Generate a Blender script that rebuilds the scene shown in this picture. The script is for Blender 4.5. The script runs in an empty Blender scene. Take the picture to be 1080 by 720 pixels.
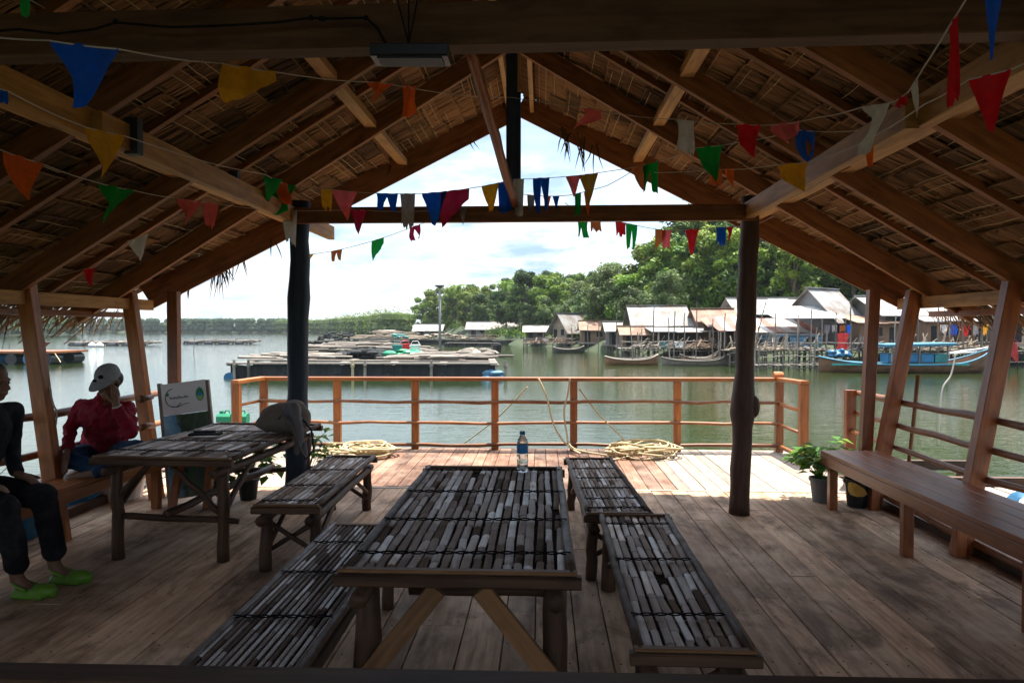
import bpy, bmesh, math, random
from mathutils import Vector, Matrix, Euler, noise
R = math.radians
rng = random.Random(11)
SC = bpy.context.scene
COL = SC.collection

# ------------------------------------------------------------------ camera
cam_d = bpy.data.cameras.new('camera'); cam = bpy.data.objects.new('camera', cam_d); COL.objects.link(cam)
cam_d.sensor_width = 36; cam_d.lens = 24.0; cam_d.clip_start = .05; cam_d.clip_end = 6000
cam.location = (0, 0, 1.6); cam.rotation_euler = Euler((R(90-1.11), 0, R(2.545)), 'XYZ')
SC.camera = cam
CR = cam.rotation_euler.to_matrix(); CP = Vector((0, 0, 1.6))

# ------------------------------------------------------------------ light
SUN_EL, SUN_AZ = 74.0, 32.0       # azimuth clockwise from +Y : high, ahead and to the right
sd = bpy.data.lights.new('sun', 'SUN'); sun = bpy.data.objects.new('sun', sd); COL.objects.link(sun)
sd.energy = 3.2; sd.angle = R(.6); sd.color = (1, .94, .84)
dirv = Vector((math.sin(R(SUN_AZ))*math.cos(R(SUN_EL)), math.cos(R(SUN_AZ))*math.cos(R(SUN_EL)), math.sin(R(SUN_EL))))
sun.rotation_euler = dirv.to_track_quat('Z', 'Y').to_euler(); sun.location = dirv*50
W = bpy.data.worlds.new('World'); SC.world = W; W.use_nodes = True
nt = W.node_tree; nt.nodes.clear(); L = nt.links
def N(t, **k):
    n = nt.nodes.new(t)
    for a, b in k.items(): setattr(n, a, b)
    return n
out = N('ShaderNodeOutputWorld')
sky = N('ShaderNodeTexSky'); sky.sky_type = 'NISHITA'; sky.sun_disc = False
sky.sun_elevation = R(SUN_EL); sky.sun_rotation = R(SUN_AZ); sky.dust_density = 1.5
bg1 = N('ShaderNodeBackground'); bg1.inputs[1].default_value = .06; L.new(sky.outputs[0], bg1.inputs[0])
tc = N('ShaderNodeTexCoord'); sep = N('ShaderNodeSeparateXYZ'); L.new(tc.outputs['Generated'], sep.inputs[0])
zz = N('ShaderNodeMath', operation='MAXIMUM'); L.new(sep.outputs[2], zz.inputs[0]); zz.inputs[1].default_value = .0
za = N('ShaderNodeMath', operation='ADD'); L.new(zz.outputs[0], za.inputs[0]); za.inputs[1].default_value = .16
vd = N('ShaderNodeVectorMath', operation='DIVIDE'); cb = N('ShaderNodeCombineXYZ')
for i in range(3): L.new(za.outputs[0], cb.inputs[i])
L.new(tc.outputs['Generated'], vd.inputs[0]); L.new(cb.outputs[0], vd.inputs[1])
mp = N('ShaderNodeMapping'); mp.inputs['Scale'].default_value = (.8, .8, 2.2); mp.inputs['Location'].default_value = (3.1, .7, .35)
L.new(vd.outputs[0], mp.inputs[0])
n1 = N('ShaderNodeTexNoise'); n1.inputs['Scale'].default_value = 1.5; n1.inputs['Detail'].default_value = 11; n1.inputs['Roughness'].default_value = .58; n1.inputs['Distortion'].default_value = .25
L.new(mp.outputs[0], n1.inputs[0])
r1 = N('ShaderNodeValToRGB'); r1.color_ramp.elements[0].position = .42; r1.color_ramp.elements[0].color = (.25, .25, .25, 1); r1.color_ramp.elements[1].position = .60
L.new(n1.outputs[0], r1.inputs[0])
n2 = N('ShaderNodeTexNoise'); n2.inputs['Scale'].default_value = 3.4; n2.inputs['Detail'].default_value = 10; n2.inputs['Roughness'].default_value = .6
mp2 = N('ShaderNodeMapping'); mp2.inputs['Location'].default_value = (9, 4, 2.1); mp2.inputs['Scale'].default_value = (.7, .7, 2.0); L.new(vd.outputs[0], mp2.inputs[0]); L.new(mp2.outputs[0], n2.inputs[0])
r2 = N('ShaderNodeValToRGB'); e = r2.color_ramp.elements
e[0].position = .41; e[0].color = (.36, .53, .74, 1); e[1].position = .58; e[1].color = (1.0, 1.0, 1.0, 1)
L.new(n2.outputs[0], r2.inputs[0])
bg2 = N('ShaderNodeBackground'); L.new(r2.outputs[0], bg2.inputs[0])
gain = N('ShaderNodeMapRange'); gain.interpolation_type = 'SMOOTHSTEP'; L.new(sep.outputs[2], gain.inputs[0])   # brighter cloud high up, out of view, added to light deck and interior
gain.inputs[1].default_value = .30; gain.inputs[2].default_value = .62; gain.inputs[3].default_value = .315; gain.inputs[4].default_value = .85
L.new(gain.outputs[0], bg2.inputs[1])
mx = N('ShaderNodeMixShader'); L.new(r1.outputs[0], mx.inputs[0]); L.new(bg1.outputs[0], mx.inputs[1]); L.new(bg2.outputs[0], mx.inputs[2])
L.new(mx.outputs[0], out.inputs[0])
vs = SC.view_settings; vs.view_transform = 'Standard'; vs.look = 'None'; vs.gamma = 1; vs.use_curve_mapping = False; vs.exposure = 2.15
SC.render.engine = 'CYCLES'
SC.cycles.max_bounces = 8; SC.cycles.diffuse_bounces = 5; SC.cycles.caustics_reflective = False; SC.cycles.caustics_refractive = False

# ------------------------------------------------------------------ helpers
def ray(px, py): return CR @ Vector(((px-540)/720, -(py-360)/720, -1))
def at(px, py, Y):
    d = ray(px, py); return CP + d*(Y/d.y)
def fl(px, py, z=0):
    d = ray(px, py); return CP + d*((z-CP.z)/d.z)
def V(*a): return Vector(a)
ORG = {}
def tag(o, label=None, cat=None, group=None, kind=None):
    if label: o['label'] = label
    if cat: o['category'] = cat
    if group: o['group'] = group
    if kind: o['kind'] = kind
    return o
def thing(name, label, cat, loc=(0, 0, 0), group=None, local=False):
    o = bpy.data.objects.new(name, None); COL.objects.link(o); o.empty_display_size = .2
    o.location = loc; ORG[o] = V(0, 0, 0) if local else Vector(loc)
    return tag(o, label, cat, group)
def copy_tree(o, parent=None):
    c = o.copy(); COL.objects.link(c); c.parent = parent
    for ch in [x for x in COL.objects if x.parent == o]: copy_tree(ch, c)
    return c
class MB:
    def __init__(s): s.v = []; s.f = []; s.uv = []; s.r = []; s.mi = []; s.m = 0
    def add(s, vs, fs, uvs=None, r=None):
        b = len(s.v); s.v += [tuple(x) for x in vs]
        if r is None: r = rng.random()
        for i, f in enumerate(fs):
            s.f.append([b+k for k in f]); s.r.append(r if not isinstance(r, list) else r[i]); s.mi.append(s.m)
            s.uv.append(uvs[i] if uvs else [(vs[k][0], vs[k][1]) for k in f])
    def bar(s, a, b, w, h, up=V(0, 0, 1), r=None, taper=1.0, ch=0.0):
        a = Vector(a); b = Vector(b); d = b-a; Ln = d.length; d = d.normalized()
        side = d.cross(up)
        if side.length < 1e-4: side = d.cross(V(0, 1, 0))
        side.normalize(); u = side.cross(d).normalized()
        c = min(w, h)*.5*ch
        if ch: prof = [(-w/2+c, -h/2), (w/2-c, -h/2), (w/2, -h/2+c), (w/2, h/2-c), (w/2-c, h/2), (-w/2+c, h/2), (-w/2, h/2-c), (-w/2, -h/2+c)]
        else: prof = [(-w/2, -h/2), (w/2, -h/2), (w/2, h/2), (-w/2, h/2)]
        n = len(prof); vs = []
        for p, t in ((a, 1), (b, taper)):
            for x, y in prof: vs.append(p+side*x*t+u*y*t)
        o = rng.random()*50; o2 = rng.random()*20
        per = [0]
        for i in range(n):
            x0, y0 = prof[i]; x1, y1 = prof[(i+1) % n]; per.append(per[-1]+math.hypot(x1-x0, y1-y0))
        fs = []; uvs = []
        for i in range(n):
            j = (i+1) % n
            fs.append([i, j, n+j, n+i]); uvs.append([(o, o2+per[i]), (o, o2+per[i+1]), (o+Ln, o2+per[i+1]), (o+Ln, o2+per[i])])
        fs.append(list(range(n))[::-1]); uvs.append([(o+prof[k][0]*.3, o2+prof[k][1]) for k in range(n)][::-1])
        fs.append([n+k for k in range(n)]); uvs.append([(o+prof[k][0]*.3, o2+prof[k][1]) for k in range(n)])
        s.add(vs, fs, uvs, r)
    def box(s, c, sz, rz=0, r=None, ch=0):
        c = Vector(c); d = Matrix.Rotation(rz, 3, 'Z') @ V(sz[0]/2, 0, 0)
        s.bar(c-d, c+d, sz[1], sz[2], r=r, ch=ch)
    def tube(s, pts, rad, n=8, r=None, caps=True, sq=1.0):
        pts = [Vector(p) for p in pts]; m = len(pts)
        if not isinstance(rad, (list, tuple)): rad = [rad]*m
        vs = []; o = rng.random()*50; Ls = [0]
        ref = None
        for i, p in enumerate(pts):
            t = (pts[min(i+1, m-1)]-pts[max(i-1, 0)])
            if t.length < 1e-9: t = V(0, 0, 1)
            t.normalize()
            if ref is None: ref = V(0, 0, 1) if abs(t.z) < .9 else V(1, 0, 0)
            a = (ref - t*ref.dot(t)).normalized(); ref = a; b = t.cross(a)
            if i: Ls.append(Ls[-1]+(p-pts[i-1]).length)
            for k in range(n):
                an = 2*math.pi*k/n; vs.append(p+(a*math.cos(an)*sq+b*math.sin(an))*rad[i])
        fs = []; uvs = []; R0 = max(rad)
        for i in range(m-1):
            for k in range(n):
                k2 = (k+1) % n; fs.append([i*n+k, i*n+k2, (i+1)*n+k2, (i+1)*n+k])
                u0, u1 = o+Ls[i], o+Ls[i+1]; v0, v1 = 2*math.pi*R0*k/n, 2*math.pi*R0*(k+1)/n
                uvs.append([(u0, v0), (u0, v1), (u1, v1), (u1, v0)])
        if caps:
            fs.append(list(range(n))[::-1]); uvs.append([(o, .01*k) for k in range(n)])
            fs.append([(m-1)*n+k for k in range(n)]); uvs.append([(o, .01*k) for k in range(n)])
        s.add(vs, fs, uvs, r)
    def log(s, a, b, r0, r1=None, wob=.01, seg=8, n=8, r=None, bulge=None):
        a = Vector(a); b = Vector(b); r1 = r0 if r1 is None else r1; pts = []; rr = []
        for i in range(seg+1):
            t = i/seg; w = wob if 0 < i < seg else wob*.2
            pts.append(a.lerp(b, t)+V(rng.uniform(-w, w), rng.uniform(-w, w), rng.uniform(-w, w)))
            q = r0+(r1-r0)*t; q *= rng.uniform(.93, 1.07)
            if bulge: q += bulge[1]*math.exp(-((t-bulge[0])/bulge[2])**2)
            rr.append(q)
        s.tube(pts, rr, n, r)
    def sphere(s, c, rad, nu=10, nv=7, r=None, rot=None):
        if not isinstance(rad, (list, tuple)): rad = (rad, rad, rad)
        vs = []; fs = []; c = Vector(c)
        for j in range(nv+1):
            ph = math.pi*j/nv
            for i in range(nu):
                th = 2*math.pi*i/nu
                p = V(rad[0]*math.sin(ph)*math.cos(th), rad[1]*math.sin(ph)*math.sin(th), rad[2]*math.cos(ph))
                if rot: p = rot @ p
                vs.append(c+p)
        for j in range(nv):
            for i in range(nu):
                k = (i+1) % nu; fs.append([j*nu+i, (j+1)*nu+i, (j+1)*nu+k, j*nu+k])
        s.add(vs, fs, None, r)
    def lathe(s, c, prof, n=16, r=None, axis=None):
        vs = []; fs = []; c = Vector(c); q = axis.to_track_quat('Z', 'Y') if axis else None
        for (rr, z) in prof:
            for k in range(n):
                p = V(rr*math.cos(2*math.pi*k/n), rr*math.sin(2*math.pi*k/n), z)
                if q: p = q @ p
                vs.append(c+p)
        for i in range(len(prof)-1):
            for k in range(n):
                k2 = (k+1) % n; fs.append([i*n+k, i*n+k2, (i+1)*n+k2, (i+1)*n+k])
        s.add(vs, fs, None, r)
    def build(s, name, mat, parent=None, smooth=False, bevel=0):
        if parent is not None: org = ORG[parent]
        else:
            xs = [v[0] for v in s.v]; ys = [v[1] for v in s.v]; zs = [v[2] for v in s.v]
            org = V((min(xs)+max(xs))/2, (min(ys)+max(ys))/2, min(zs))
        me = bpy.data.meshes.new(name)
        me.from_pydata([(v[0]-org[0], v[1]-org[1], v[2]-org[2]) for v in s.v], [], s.f)
        uvl = me.uv_layers.new(name='UVMap')
        flat = []
        for u in s.uv:
            for p in u: flat += [p[0], p[1]]
        uvl.data.foreach_set('uv', flat)
        at_ = me.attributes.new('rnd', 'FLOAT', 'FACE'); at_.data.foreach_set('value', s.r)
        for m in (mat if isinstance(mat, (list, tuple)) else [mat]): me.materials.append(m)
        if any(s.mi): me.polygons.foreach_set('material_index', s.mi)
        if smooth: me.polygons.foreach_set('use_smooth', [True]*len(me.polygons))
        me.update()
        o = bpy.data.objects.new(name, me); COL.objects.link(o)
        if parent is not None: o.parent = parent; ORG[o] = ORG[parent]
        else: o.location = org; ORG[o] = org
        if bevel:
            b = o.modifiers.new('bevel', 'BEVEL'); b.width = bevel; b.segments = 2; b.limit_method = 'ANGLE'
        return o

# ------------------------------------------------------------------ materials
class MT:
    def __init__(s, name):
        s.m = bpy.data.materials.new(name); s.m.use_nodes = True; s.nt = s.m.node_tree
        s.b = s.nt.nodes['Principled BSDF']; s.out = s.nt.nodes['Material Output']
    def n(s, t, ins=None, **k):
        x = s.nt.nodes.new(t)
        for a, b in k.items(): setattr(x, a, b)
        for a, b in (ins or {}).items():
            if hasattr(b, 'links') or hasattr(b, 'is_linked'): s.nt.links.new(b, x.inputs[a])
            else: x.inputs[a].default_value = b
        return x
    def l(s, a, b): s.nt.links.new(a, b)
    def noise(s, vec, scale, detail=6, rough=.6, dist=0):
        return s.n('ShaderNodeTexNoise', {'Vector': vec, 'Scale': scale, 'Detail': detail, 'Roughness': rough, 'Distortion': dist}).outputs[0]
    def ramp(s, fac, stops):
        x = s.n('ShaderNodeValToRGB', {0: fac}); e = x.color_ramp.elements
        while len(e) < len(stops): e.new(.5)
        for i, (p, c) in enumerate(stops):
            e[i].position = p; e[i].color = (c[0], c[1], c[2], 1) if isinstance(c, (tuple, list)) else (c, c, c, 1)
        return x.outputs[0]
    def mix(s, fac, a, b, mode='MIX'):
        x = s.n('ShaderNodeMix', data_type='RGBA', blend_type=mode)
        for i, q in ((0, fac), (6, a), (7, b)):
            if hasattr(q, 'is_linked'): s.l(q, x.inputs[i])
            else: x.inputs[i].default_value = (q[0], q[1], q[2], 1) if isinstance(q, (tuple, list)) else q
        return x.outputs[2]
    def map(s, vec, sc): return s.n('ShaderNodeMapping', {'Vector': vec, 'Scale': sc}).outputs[0]
    def bump(s, h, st, dist=.01):
        x = s.n('ShaderNodeBump', {'Height': h, 'Strength': st, 'Distance': dist}); s.l(x.outputs[0], s.b.inputs['Normal'])
    def uv(s): return s.n('ShaderNodeTexCoord').outputs['UV']
    def ob(s): return s.n('ShaderNodeTexCoord').outputs['Object']
    def rnd(s): return s.n('ShaderNodeAttribute', attribute_name='rnd').outputs['Fac']
def lerp3(a, b, t): return tuple(a[i]+(b[i]-a[i])*t for i in range(3))
def wood(name, c0, c1, rough=.6, grain=(2.2, 38), var=.55, bump=.35, wear=None, spec=.35, stain=.0, wamt=.85):
    m = MT(name); uv = m.uv()
    g = m.noise(m.map(uv, (grain[0], grain[1], 1)), 1, 7, .65, .4)
    col = m.ramp(g, [(.28, c0), (.72, c1)])
    kn = m.noise(m.map(uv, (3.0, 9, 1)), 1.3, 4, .6)
    col = m.mix(m.ramp(kn, [(.3, .55), (.5, 0)]), col, tuple(x*.45 for x in c0))
    rv = m.ramp(m.rnd(), [(0, 1-var), (1, 1+var*.35)])
    col = m.mix(1.0, col, rv, 'MULTIPLY')
    if wear:
        wn = m.noise(m.ob(), 1.7, 7, .7); col = m.mix(m.ramp(wn, [(.46, 0), (.66, wamt)]), col, wear)
    if stain:
        sn = m.noise(m.map(m.ob(), (2.4, 1.1, 2)), 1.4, 6, .65, .6); col = m.mix(m.ramp(sn, [(.5, 0), (.64, stain)]), col, tuple(x*.35 for x in c0))
    m.l(col, m.b.inputs['Base Color']); m.b.inputs['Roughness'].default_value = rough
    m.b.inputs['Specular IOR Level'].default_value = spec
    m.bump(g, bump, .004); return m.m
def plain(name, c, rough=.6, var=.2, scale=6, metal=0, bump=.15, c2=None, spec=.4):
    m = MT(name); nz = m.noise(m.ob(), scale, 7, .65)
    c2 = c2 or tuple(x*.55 for x in c)
    col = m.ramp(nz, [(.32, lerp3(c, c2, min(1, var*2))), (.62, c)])
    rv = m.ramp(m.rnd(), [(0, 1-var), (1, 1+var*.3)]); col = m.mix(1.0, col, rv, 'MULTIPLY')
    m.l(col, m.b.inputs['Base Color']); m.b.inputs['Roughness'].default_value = rough; m.b.inputs['Metallic'].default_value = metal
    m.b.inputs['Specular IOR Level'].default_value = spec
    if bump: m.bump(nz, bump, .01)
    return m.m
def cloth(name, c, trans=.35, scale=60):
    m = MT(name); nz = m.noise(m.ob(), scale, 4, .6)
    col = m.ramp(nz, [(.3, tuple(x*.75 for x in c)), (.7, c)])
    fade = m.noise(m.ob(), 9, 5, .7); col = m.mix(m.ramp(fade, [(.45, 0), (.75, .45)]), col, tuple(x*.5+.06 for x in c))
    m.l(col, m.b.inputs['Base Color']); m.b.inputs['Roughness'].default_value = .85; m.b.inputs['Specular IOR Level'].default_value = .15
    m.bump(nz, .15, .003)
    if trans:
        t = m.n('ShaderNodeBsdfTranslucent', {'Color': col}); x = m.n('ShaderNodeMixShader', {0: trans, 1: m.b.outputs[0], 2: t.outputs[0]})
        m.l(x.outputs[0], m.out.inputs[0])
    return m.m
def bamboo(name, stops, rough=.42):
    m = MT(name); uv = m.uv()
    g = m.noise(m.map(uv, (4, 90, 1)), 1, 5, .6); base = m.ramp(m.rnd(), stops)
    col = m.mix(m.ramp(g, [(.3, .35), (.6, 0)]), base, (.05, .035, .025))
    b2 = m.noise(m.ob(), 9, 5, .65); col = m.mix(m.ramp(b2, [(.55, 0), (.75, .5)]), col, (.07, .05, .035))
    m.l(col, m.b.inputs['Base Color']); m.l(m.ramp(m.rnd(), [(.2, rough+.35), (.9, rough)]), m.b.inputs['Roughness'])
    sp = m.n('ShaderNodeMath', {0: m.ramp(m.rnd(), [(.2, .08), (.5, .3), (.9, .75)]), 1: m.ramp(m.noise(m.ob(), 14, 4), [(.4, .25), (.6, 1)])}, operation='MULTIPLY').outputs[0]; m.l(sp, m.b.inputs['Specular IOR Level'])
    m.bump(g, .3, .003); return m.m
def foliage(name, stops, trans=.3):
    m = MT(name); col = m.ramp(m.rnd(), stops)
    oi = m.n('ShaderNodeObjectInfo').outputs['Random']
    hs = m.n('ShaderNodeHueSaturation', {'Color': col, 'Hue': m.n('ShaderNodeMapRange', {0: oi, 3: .465, 4: .505}).outputs[0], 'Value': m.n('ShaderNodeMapRange', {0: oi, 3: .55, 4: 1.05}).outputs[0]}).outputs[0]
    m.l(hs, m.b.inputs['Base Color']); m.b.inputs['Roughness'].default_value = .6; m.b.inputs['Specular IOR Level'].default_value = .25
    t = m.n('ShaderNodeBsdfTranslucent', {'Color': hs}); x = m.n('ShaderNodeMixShader', {0: trans, 1: m.b.outputs[0], 2: t.outputs[0]})
    m.l(x.outputs[0], m.out.inputs[0]); return m.m

M = {}
M['floor'] = wood('weathered_floor_boards', (.31, .17, .095), (.74, .49, .32), .7, (1.6, 26), .42, .5, stain=.75, spec=.2, wear=(.72, .54, .39), wamt=.5)
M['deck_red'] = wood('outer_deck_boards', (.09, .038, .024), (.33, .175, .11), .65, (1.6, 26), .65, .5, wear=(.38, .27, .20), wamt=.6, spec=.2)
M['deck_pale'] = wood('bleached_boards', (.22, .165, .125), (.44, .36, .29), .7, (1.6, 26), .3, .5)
M['orange'] = wood('varnished_orange_wood', (.22, .06, .014), (.47, .165, .036), .4, (2, 30), .35, .25, spec=.5)
M['redwood'] = wood('varnished_red_wood', (.17, .045, .014), (.39, .125, .036), .38, (2, 30), .35, .25, spec=.5)
M['rafter'] = wood('rafter_wood', (.16, .052, .015), (.40, .155, .045), .6, (2, 26), .35, .3)
M['beam'] = wood('sawn_beam_wood', (.30, .13, .035), (.62, .33, .10), .6, (2, 26), .25, .3)
M['brownbeam'] = wood('dark_brown_beam_wood', (.06, .027, .012), (.14, .07, .032), .65, (1.5, 22), .1, .3, spec=.2)
M['newwood'] = wood('fresh_sawn_wood', (.42, .20, .06), (.72, .42, .17), .55, (2, 26), .25, .25)
M['darkwood'] = wood('dark_old_wood', (.035, .017, .010), (.13, .065, .034), .6, (2, 30), .4, .4)
M['trunk_post'] = wood('barked_post_wood', (.05, .028, .022), (.15, .075, .05), .55, (3, 22), .2, .6)
M['blue_post'] = wood('dark_blue_painted_wood', (.012, .02, .035), (.03, .052, .085), .55, (3, 22), .2, .5)
M['grey_wood'] = wood('grey_weathered_wood', (.14, .115, .095), (.36, .31, .26), .8, (2, 26), .6, .4)
M['stick'] = wood('peeled_stick_wood', (.14, .05, .02), (.38, .165, .07), .45, (3, 26), .4, .3)
M['rawbrace'] = wood('raw_brace_wood', (.12, .055, .022), (.30, .15, .062), .6, (2, 28), .2, .3)
M['gap_shade'] = wood('gap_shade_wood', (.02, .013, .009), (.07, .045, .03), .9, (2, 28), .3, .3, spec=.05)  # near-black brown, paints the shade seen through slat gaps
M['slat'] = bamboo('grey_split_bamboo', [(0, (.12, .075, .05)), (.25, (.30, .215, .165)), (.5, (.48, .39, .33)), (.72, (.66, .60, .56)), (.9, (.76, .72, .70)), (1, (.74, .52, .34))])
M['pole'] = bamboo('dark_bamboo_pole', [(0, (.035, .022, .017)), (1, (.14, .09, .065))])
M['cane'] = bamboo('grey_bamboo_cane', [(0, (.14, .105, .085)), (.5, (.34, .28, .25)), (1, (.58, .53, .50))])
M['cord'] = plain('black_cord', (.012, .012, .014), .9, .2, spec=.05)
M['thatch'] = wood('dry_palm_thatch', (.12, .055, .024), (.42, .235, .11), .8, (4, 160), .85, .5)
M['iron'] = plain('black_iron', (.02, .02, .024), .5, .2)
M['rope'] = plain('yellow_rope', (.62, .50, .30), .9, .3, 40, bump=.4)
M['thin_string'] = plain('pale_string', (.55, .5, .45), .9, .1)
M['sheet_white'] = plain('white_sheet_roof', (.48, .47, .45), .6, .25, .9, c2=(.34, .30, .26))
M['sheet_grey'] = plain('grey_roofing', (.34, .34, .33), .75, .3, 1.2, c2=(.18, .16, .14))
M['wall_grey'] = plain('grey_board_wall', (.22, .225, .23), .8, .35, 1.5)
M['wall_dark'] = plain('dark_board_wall', (.11, .10, .095), .85, .35, 1.5)
M['wall_tan'] = plain('tan_board_wall', (.34, .27, .2), .85, .35, 1.5)
M['void'] = plain('dark_opening', (.015, .015, .016), .9, .1)
M['blue_plastic'] = plain('blue_plastic', (.025, .17, .34), .4, .3, 4)
M['teal_paint'] = plain('teal_paint', (.04, .27, .27), .5, .3, 4)
M['cyan_paint'] = plain('cyan_paint', (.05, .22, .33), .5, .25, 3)
M['green_plastic'] = plain('green_plastic', (.02, .26, .13), .45, .25, 5)
M['red_plastic'] = plain('red_plastic', (.55, .03, .03), .45, .25, 5)
M['hull'] = wood('boat_hull_wood', (.12, .055, .03), (.36, .19, .10), .6, (1, 14), .4, .3)
M['black_net'] = plain('black_netting', (.03, .032, .034), .95, .4, 12, bump=.6)
M['white_foam'] = plain('white_foam', (.75, .75, .72), .8, .2, 6)
M['wall_brown'] = plain('brown_board_wall', (.19, .12, .075), .85, .35, 1.5)
M['black_plastic'] = plain('black_plastic', (.015, .016, .018), .35, .1)
M['lime'] = plain('lime_rubber', (.13, .29, .02), .5, .15, 30, c2=(.07, .25, .03))
M['skin'] = plain('brown_skin', (.21, .105, .062), .55, .12, 20, bump=.05)
M['hair'] = plain('black_hair', (.012, .010, .010), .5, .1, 60, bump=.5)
M['red_shirt'] = cloth('red_shirt_cloth', (.24, .010, .024), 0, 180)
M['black_cloth'] = cloth('black_cloth', (.012, .012, .016), 0, 180)
M['jeans'] = cloth('dark_blue_jeans', (.015, .045, .10), 0, 260)
M['grey_cloth'] = cloth('grey_cloth', (.17, .16, .17), 0, 90)
M['cap_cloth'] = cloth('pale_grey_cap_cloth', (.34, .36, .38), 0, 40)
M['navy_cloth'] = cloth('navy_cloth', (.014, .02, .045), 0, 180)
M['bag'] = cloth('taupe_bag_canvas', (.20, .165, .14), 0, 90)
M['bark'] = wood('tree_bark', (.06, .045, .03), (.22, .17, .12), .85, (3, 20), .3, .6)
M['leaf'] = foliage('green_leaves', [(0, (.035, .085, .010)), (.4, (.09, .19, .018)), (.75, (.17, .29, .025)), (1, (.27, .37, .04))])
M['leaf_olive'] = foliage('olive_leaves', [(0, (.055, .10, .03)), (.5, (.11, .18, .055)), (1, (.20, .29, .10))])
M['leaf_dark'] = foliage('dark_leaves', [(0, (.02, .055, .014)), (.6, (.055, .125, .024)), (1, (.10, .18, .035))])
M['mangrove'] = foliage('mangrove_leaves', [(0, (.018, .05, .018)), (.6, (.04, .10, .038)), (1, (.07, .14, .05))], .15)
M['plant_leaf'] = foliage('potted_plant_leaves', [(0, (.03, .12, .015)), (.6, (.08, .26, .03)), (1, (.24, .40, .04))], .4)
M['dry_leaf'] = plain('dry_yellow_leaf', (.60, .33, .06), .7, .2, 20)
def corr(name, c, c2=None):
    m = MT(name); uv = m.uv(); w = m.n('ShaderNodeTexWave', {'Vector': m.map(uv, (1, 1, 1)), 'Scale': 1.6}); w.bands_direction = 'Y'
    nz = m.noise(m.ob(), .8, 7, .65); col = m.ramp(nz, [(.36, c2 or tuple(x*.55 for x in c)), (.6, c)])
    m.l(col, m.b.inputs['Base Color']); m.b.inputs['Roughness'].default_value = .55; m.bump(w.outputs[1], .5, .05); return m.m
M['corr_white'] = corr('white_corrugated_sheet', (.32, .32, .32), (.18, .13, .095))
M['corr_grey'] = corr('grey_corrugated_sheet', (.36, .35, .33), (.2, .17, .14))
M['corr_rust'] = corr('rusty_corrugated_sheet', (.34, .22, .15), (.16, .08, .045))
M['corr_blue'] = corr('blue_corrugated_sheet', (.08, .22, .34))
FLAGC = {'blue': (.006, .10, .62), 'yellow': (.85, .40, .02), 'orange': (.90, .15, .02), 'pink': (.85, .15, .16), 'white': (.62, .60, .60), 'green': (.005, .36, .05),
         'red': (.62, .012, .02), 'grey': (.27, .25, .27), 'magenta': (.45, .02, .08), 'olive': (.38, .22, .03), 'brown': (.48, .14, .04)}
for k, c in FLAGC.items(): M['flag_'+k] = cloth(k+'_flag_plastic', c, .5, 30)

def flag_mesh(p0, p1, hgt, shape, seedv):
    r = random.Random(seedv); mb = MB(); n = 10; m_ = 6
    wv = (p1-p0); nrm = V(-wv.y, wv.x, 0)
    nrm = nrm.normalized() if nrm.length > 1e-5 else V(0, 1, 0)
    cut = []
    for i in range(n+1):
        u = i/n
        if shape == 'v': q = 1-abs(2*u-1)*.95
        elif shape == 'vt': q = min(1, 1.25*(1-abs(2*u-1))+.05)
        elif shape == 'two': q = 1-.75*math.exp(-((u-.5)/.13)**2)
        elif shape == 'half': q = max(.25, 1-.7*u)
        elif shape == 'rag': q = r.uniform(.7, 1)
        else: q = 1
        cut.append(max(.08, q*(1-(r.uniform(0, .12) if shape != 'v' else r.uniform(0, .04)))))
    narrow = .25 if shape in ('vt', 'two', 'rag', 'strip') else 0
    ph = r.uniform(0, 6); amp = wv.length*.13
    vs = []; uvs_ = []
    for i in range(n+1):
        u = i/n
        for j in range(m_+1):
            v = j/m_*cut[i]
            uu = u+(.5-u)*v*narrow
            vs.append(p0+wv*uu+V(0, 0, -hgt*v)+nrm*(amp*math.sin(ph+u*4+v*3)*v*1.4+amp*.35*math.sin(u*11+v*2))+wv*(.06*math.sin(v*4+ph))*v)
    fs = [[i*(m_+1)+j, (i+1)*(m_+1)+j, (i+1)*(m_+1)+j+1, i*(m_+1)+j+1] for i in range(n) for j in range(m_) ]
    mb.add(vs, fs, None, .5); return mb
# ================================================================== SETTING
# ---- water
m = MT('water_surface'); ob = m.ob()
a1 = m.noise(m.map(ob, (.8, 2.3, 1)), 1.7, 5, .6, .3); a2 = m.noise(m.map(ob, (.08, .22, 1)), 1, 4, .5); a3 = m.noise(m.map(ob, (2.2, 4.6, 1)), 1.7, 3, .5)
h = m.n('ShaderNodeMath', {0: m.n('ShaderNodeMath', {0: a1, 1: 1.0}, operation='MULTIPLY').outputs[0], 1: m.n('ShaderNodeMath', {0: a2, 1: 1.6}, operation='MULTIPLY').outputs[0]}, operation='ADD').outputs[0]
h = m.n('ShaderNodeMath', {0: h, 1: m.n('ShaderNodeMath', {0: a3, 1: .4}, operation='MULTIPLY').outputs[0]}, operation='ADD').outputs[0]
m.bump(h, .15, .085)
m.l(m.ramp(m.noise(m.ob(), .03, 4), [(.3, (.014, .024, .006)), (.7, (.024, .036, .010))]), m.b.inputs['Base Color'])
m.b.inputs['Roughness'].default_value = .03; m.b.inputs['IOR'].default_value = 1.5
M['water'] = m.m
WZ = -.6
w = MB(); w.add([(-3000, -400, WZ), (3000, -400, WZ), (3000, 4500, WZ), (-3000, 4500, WZ)], [[0, 1, 2, 3]])
tag(w.build('water', M['water']), 'calm grey green estuary water reflecting the cloudy sky', 'water', kind='structure')

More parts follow.
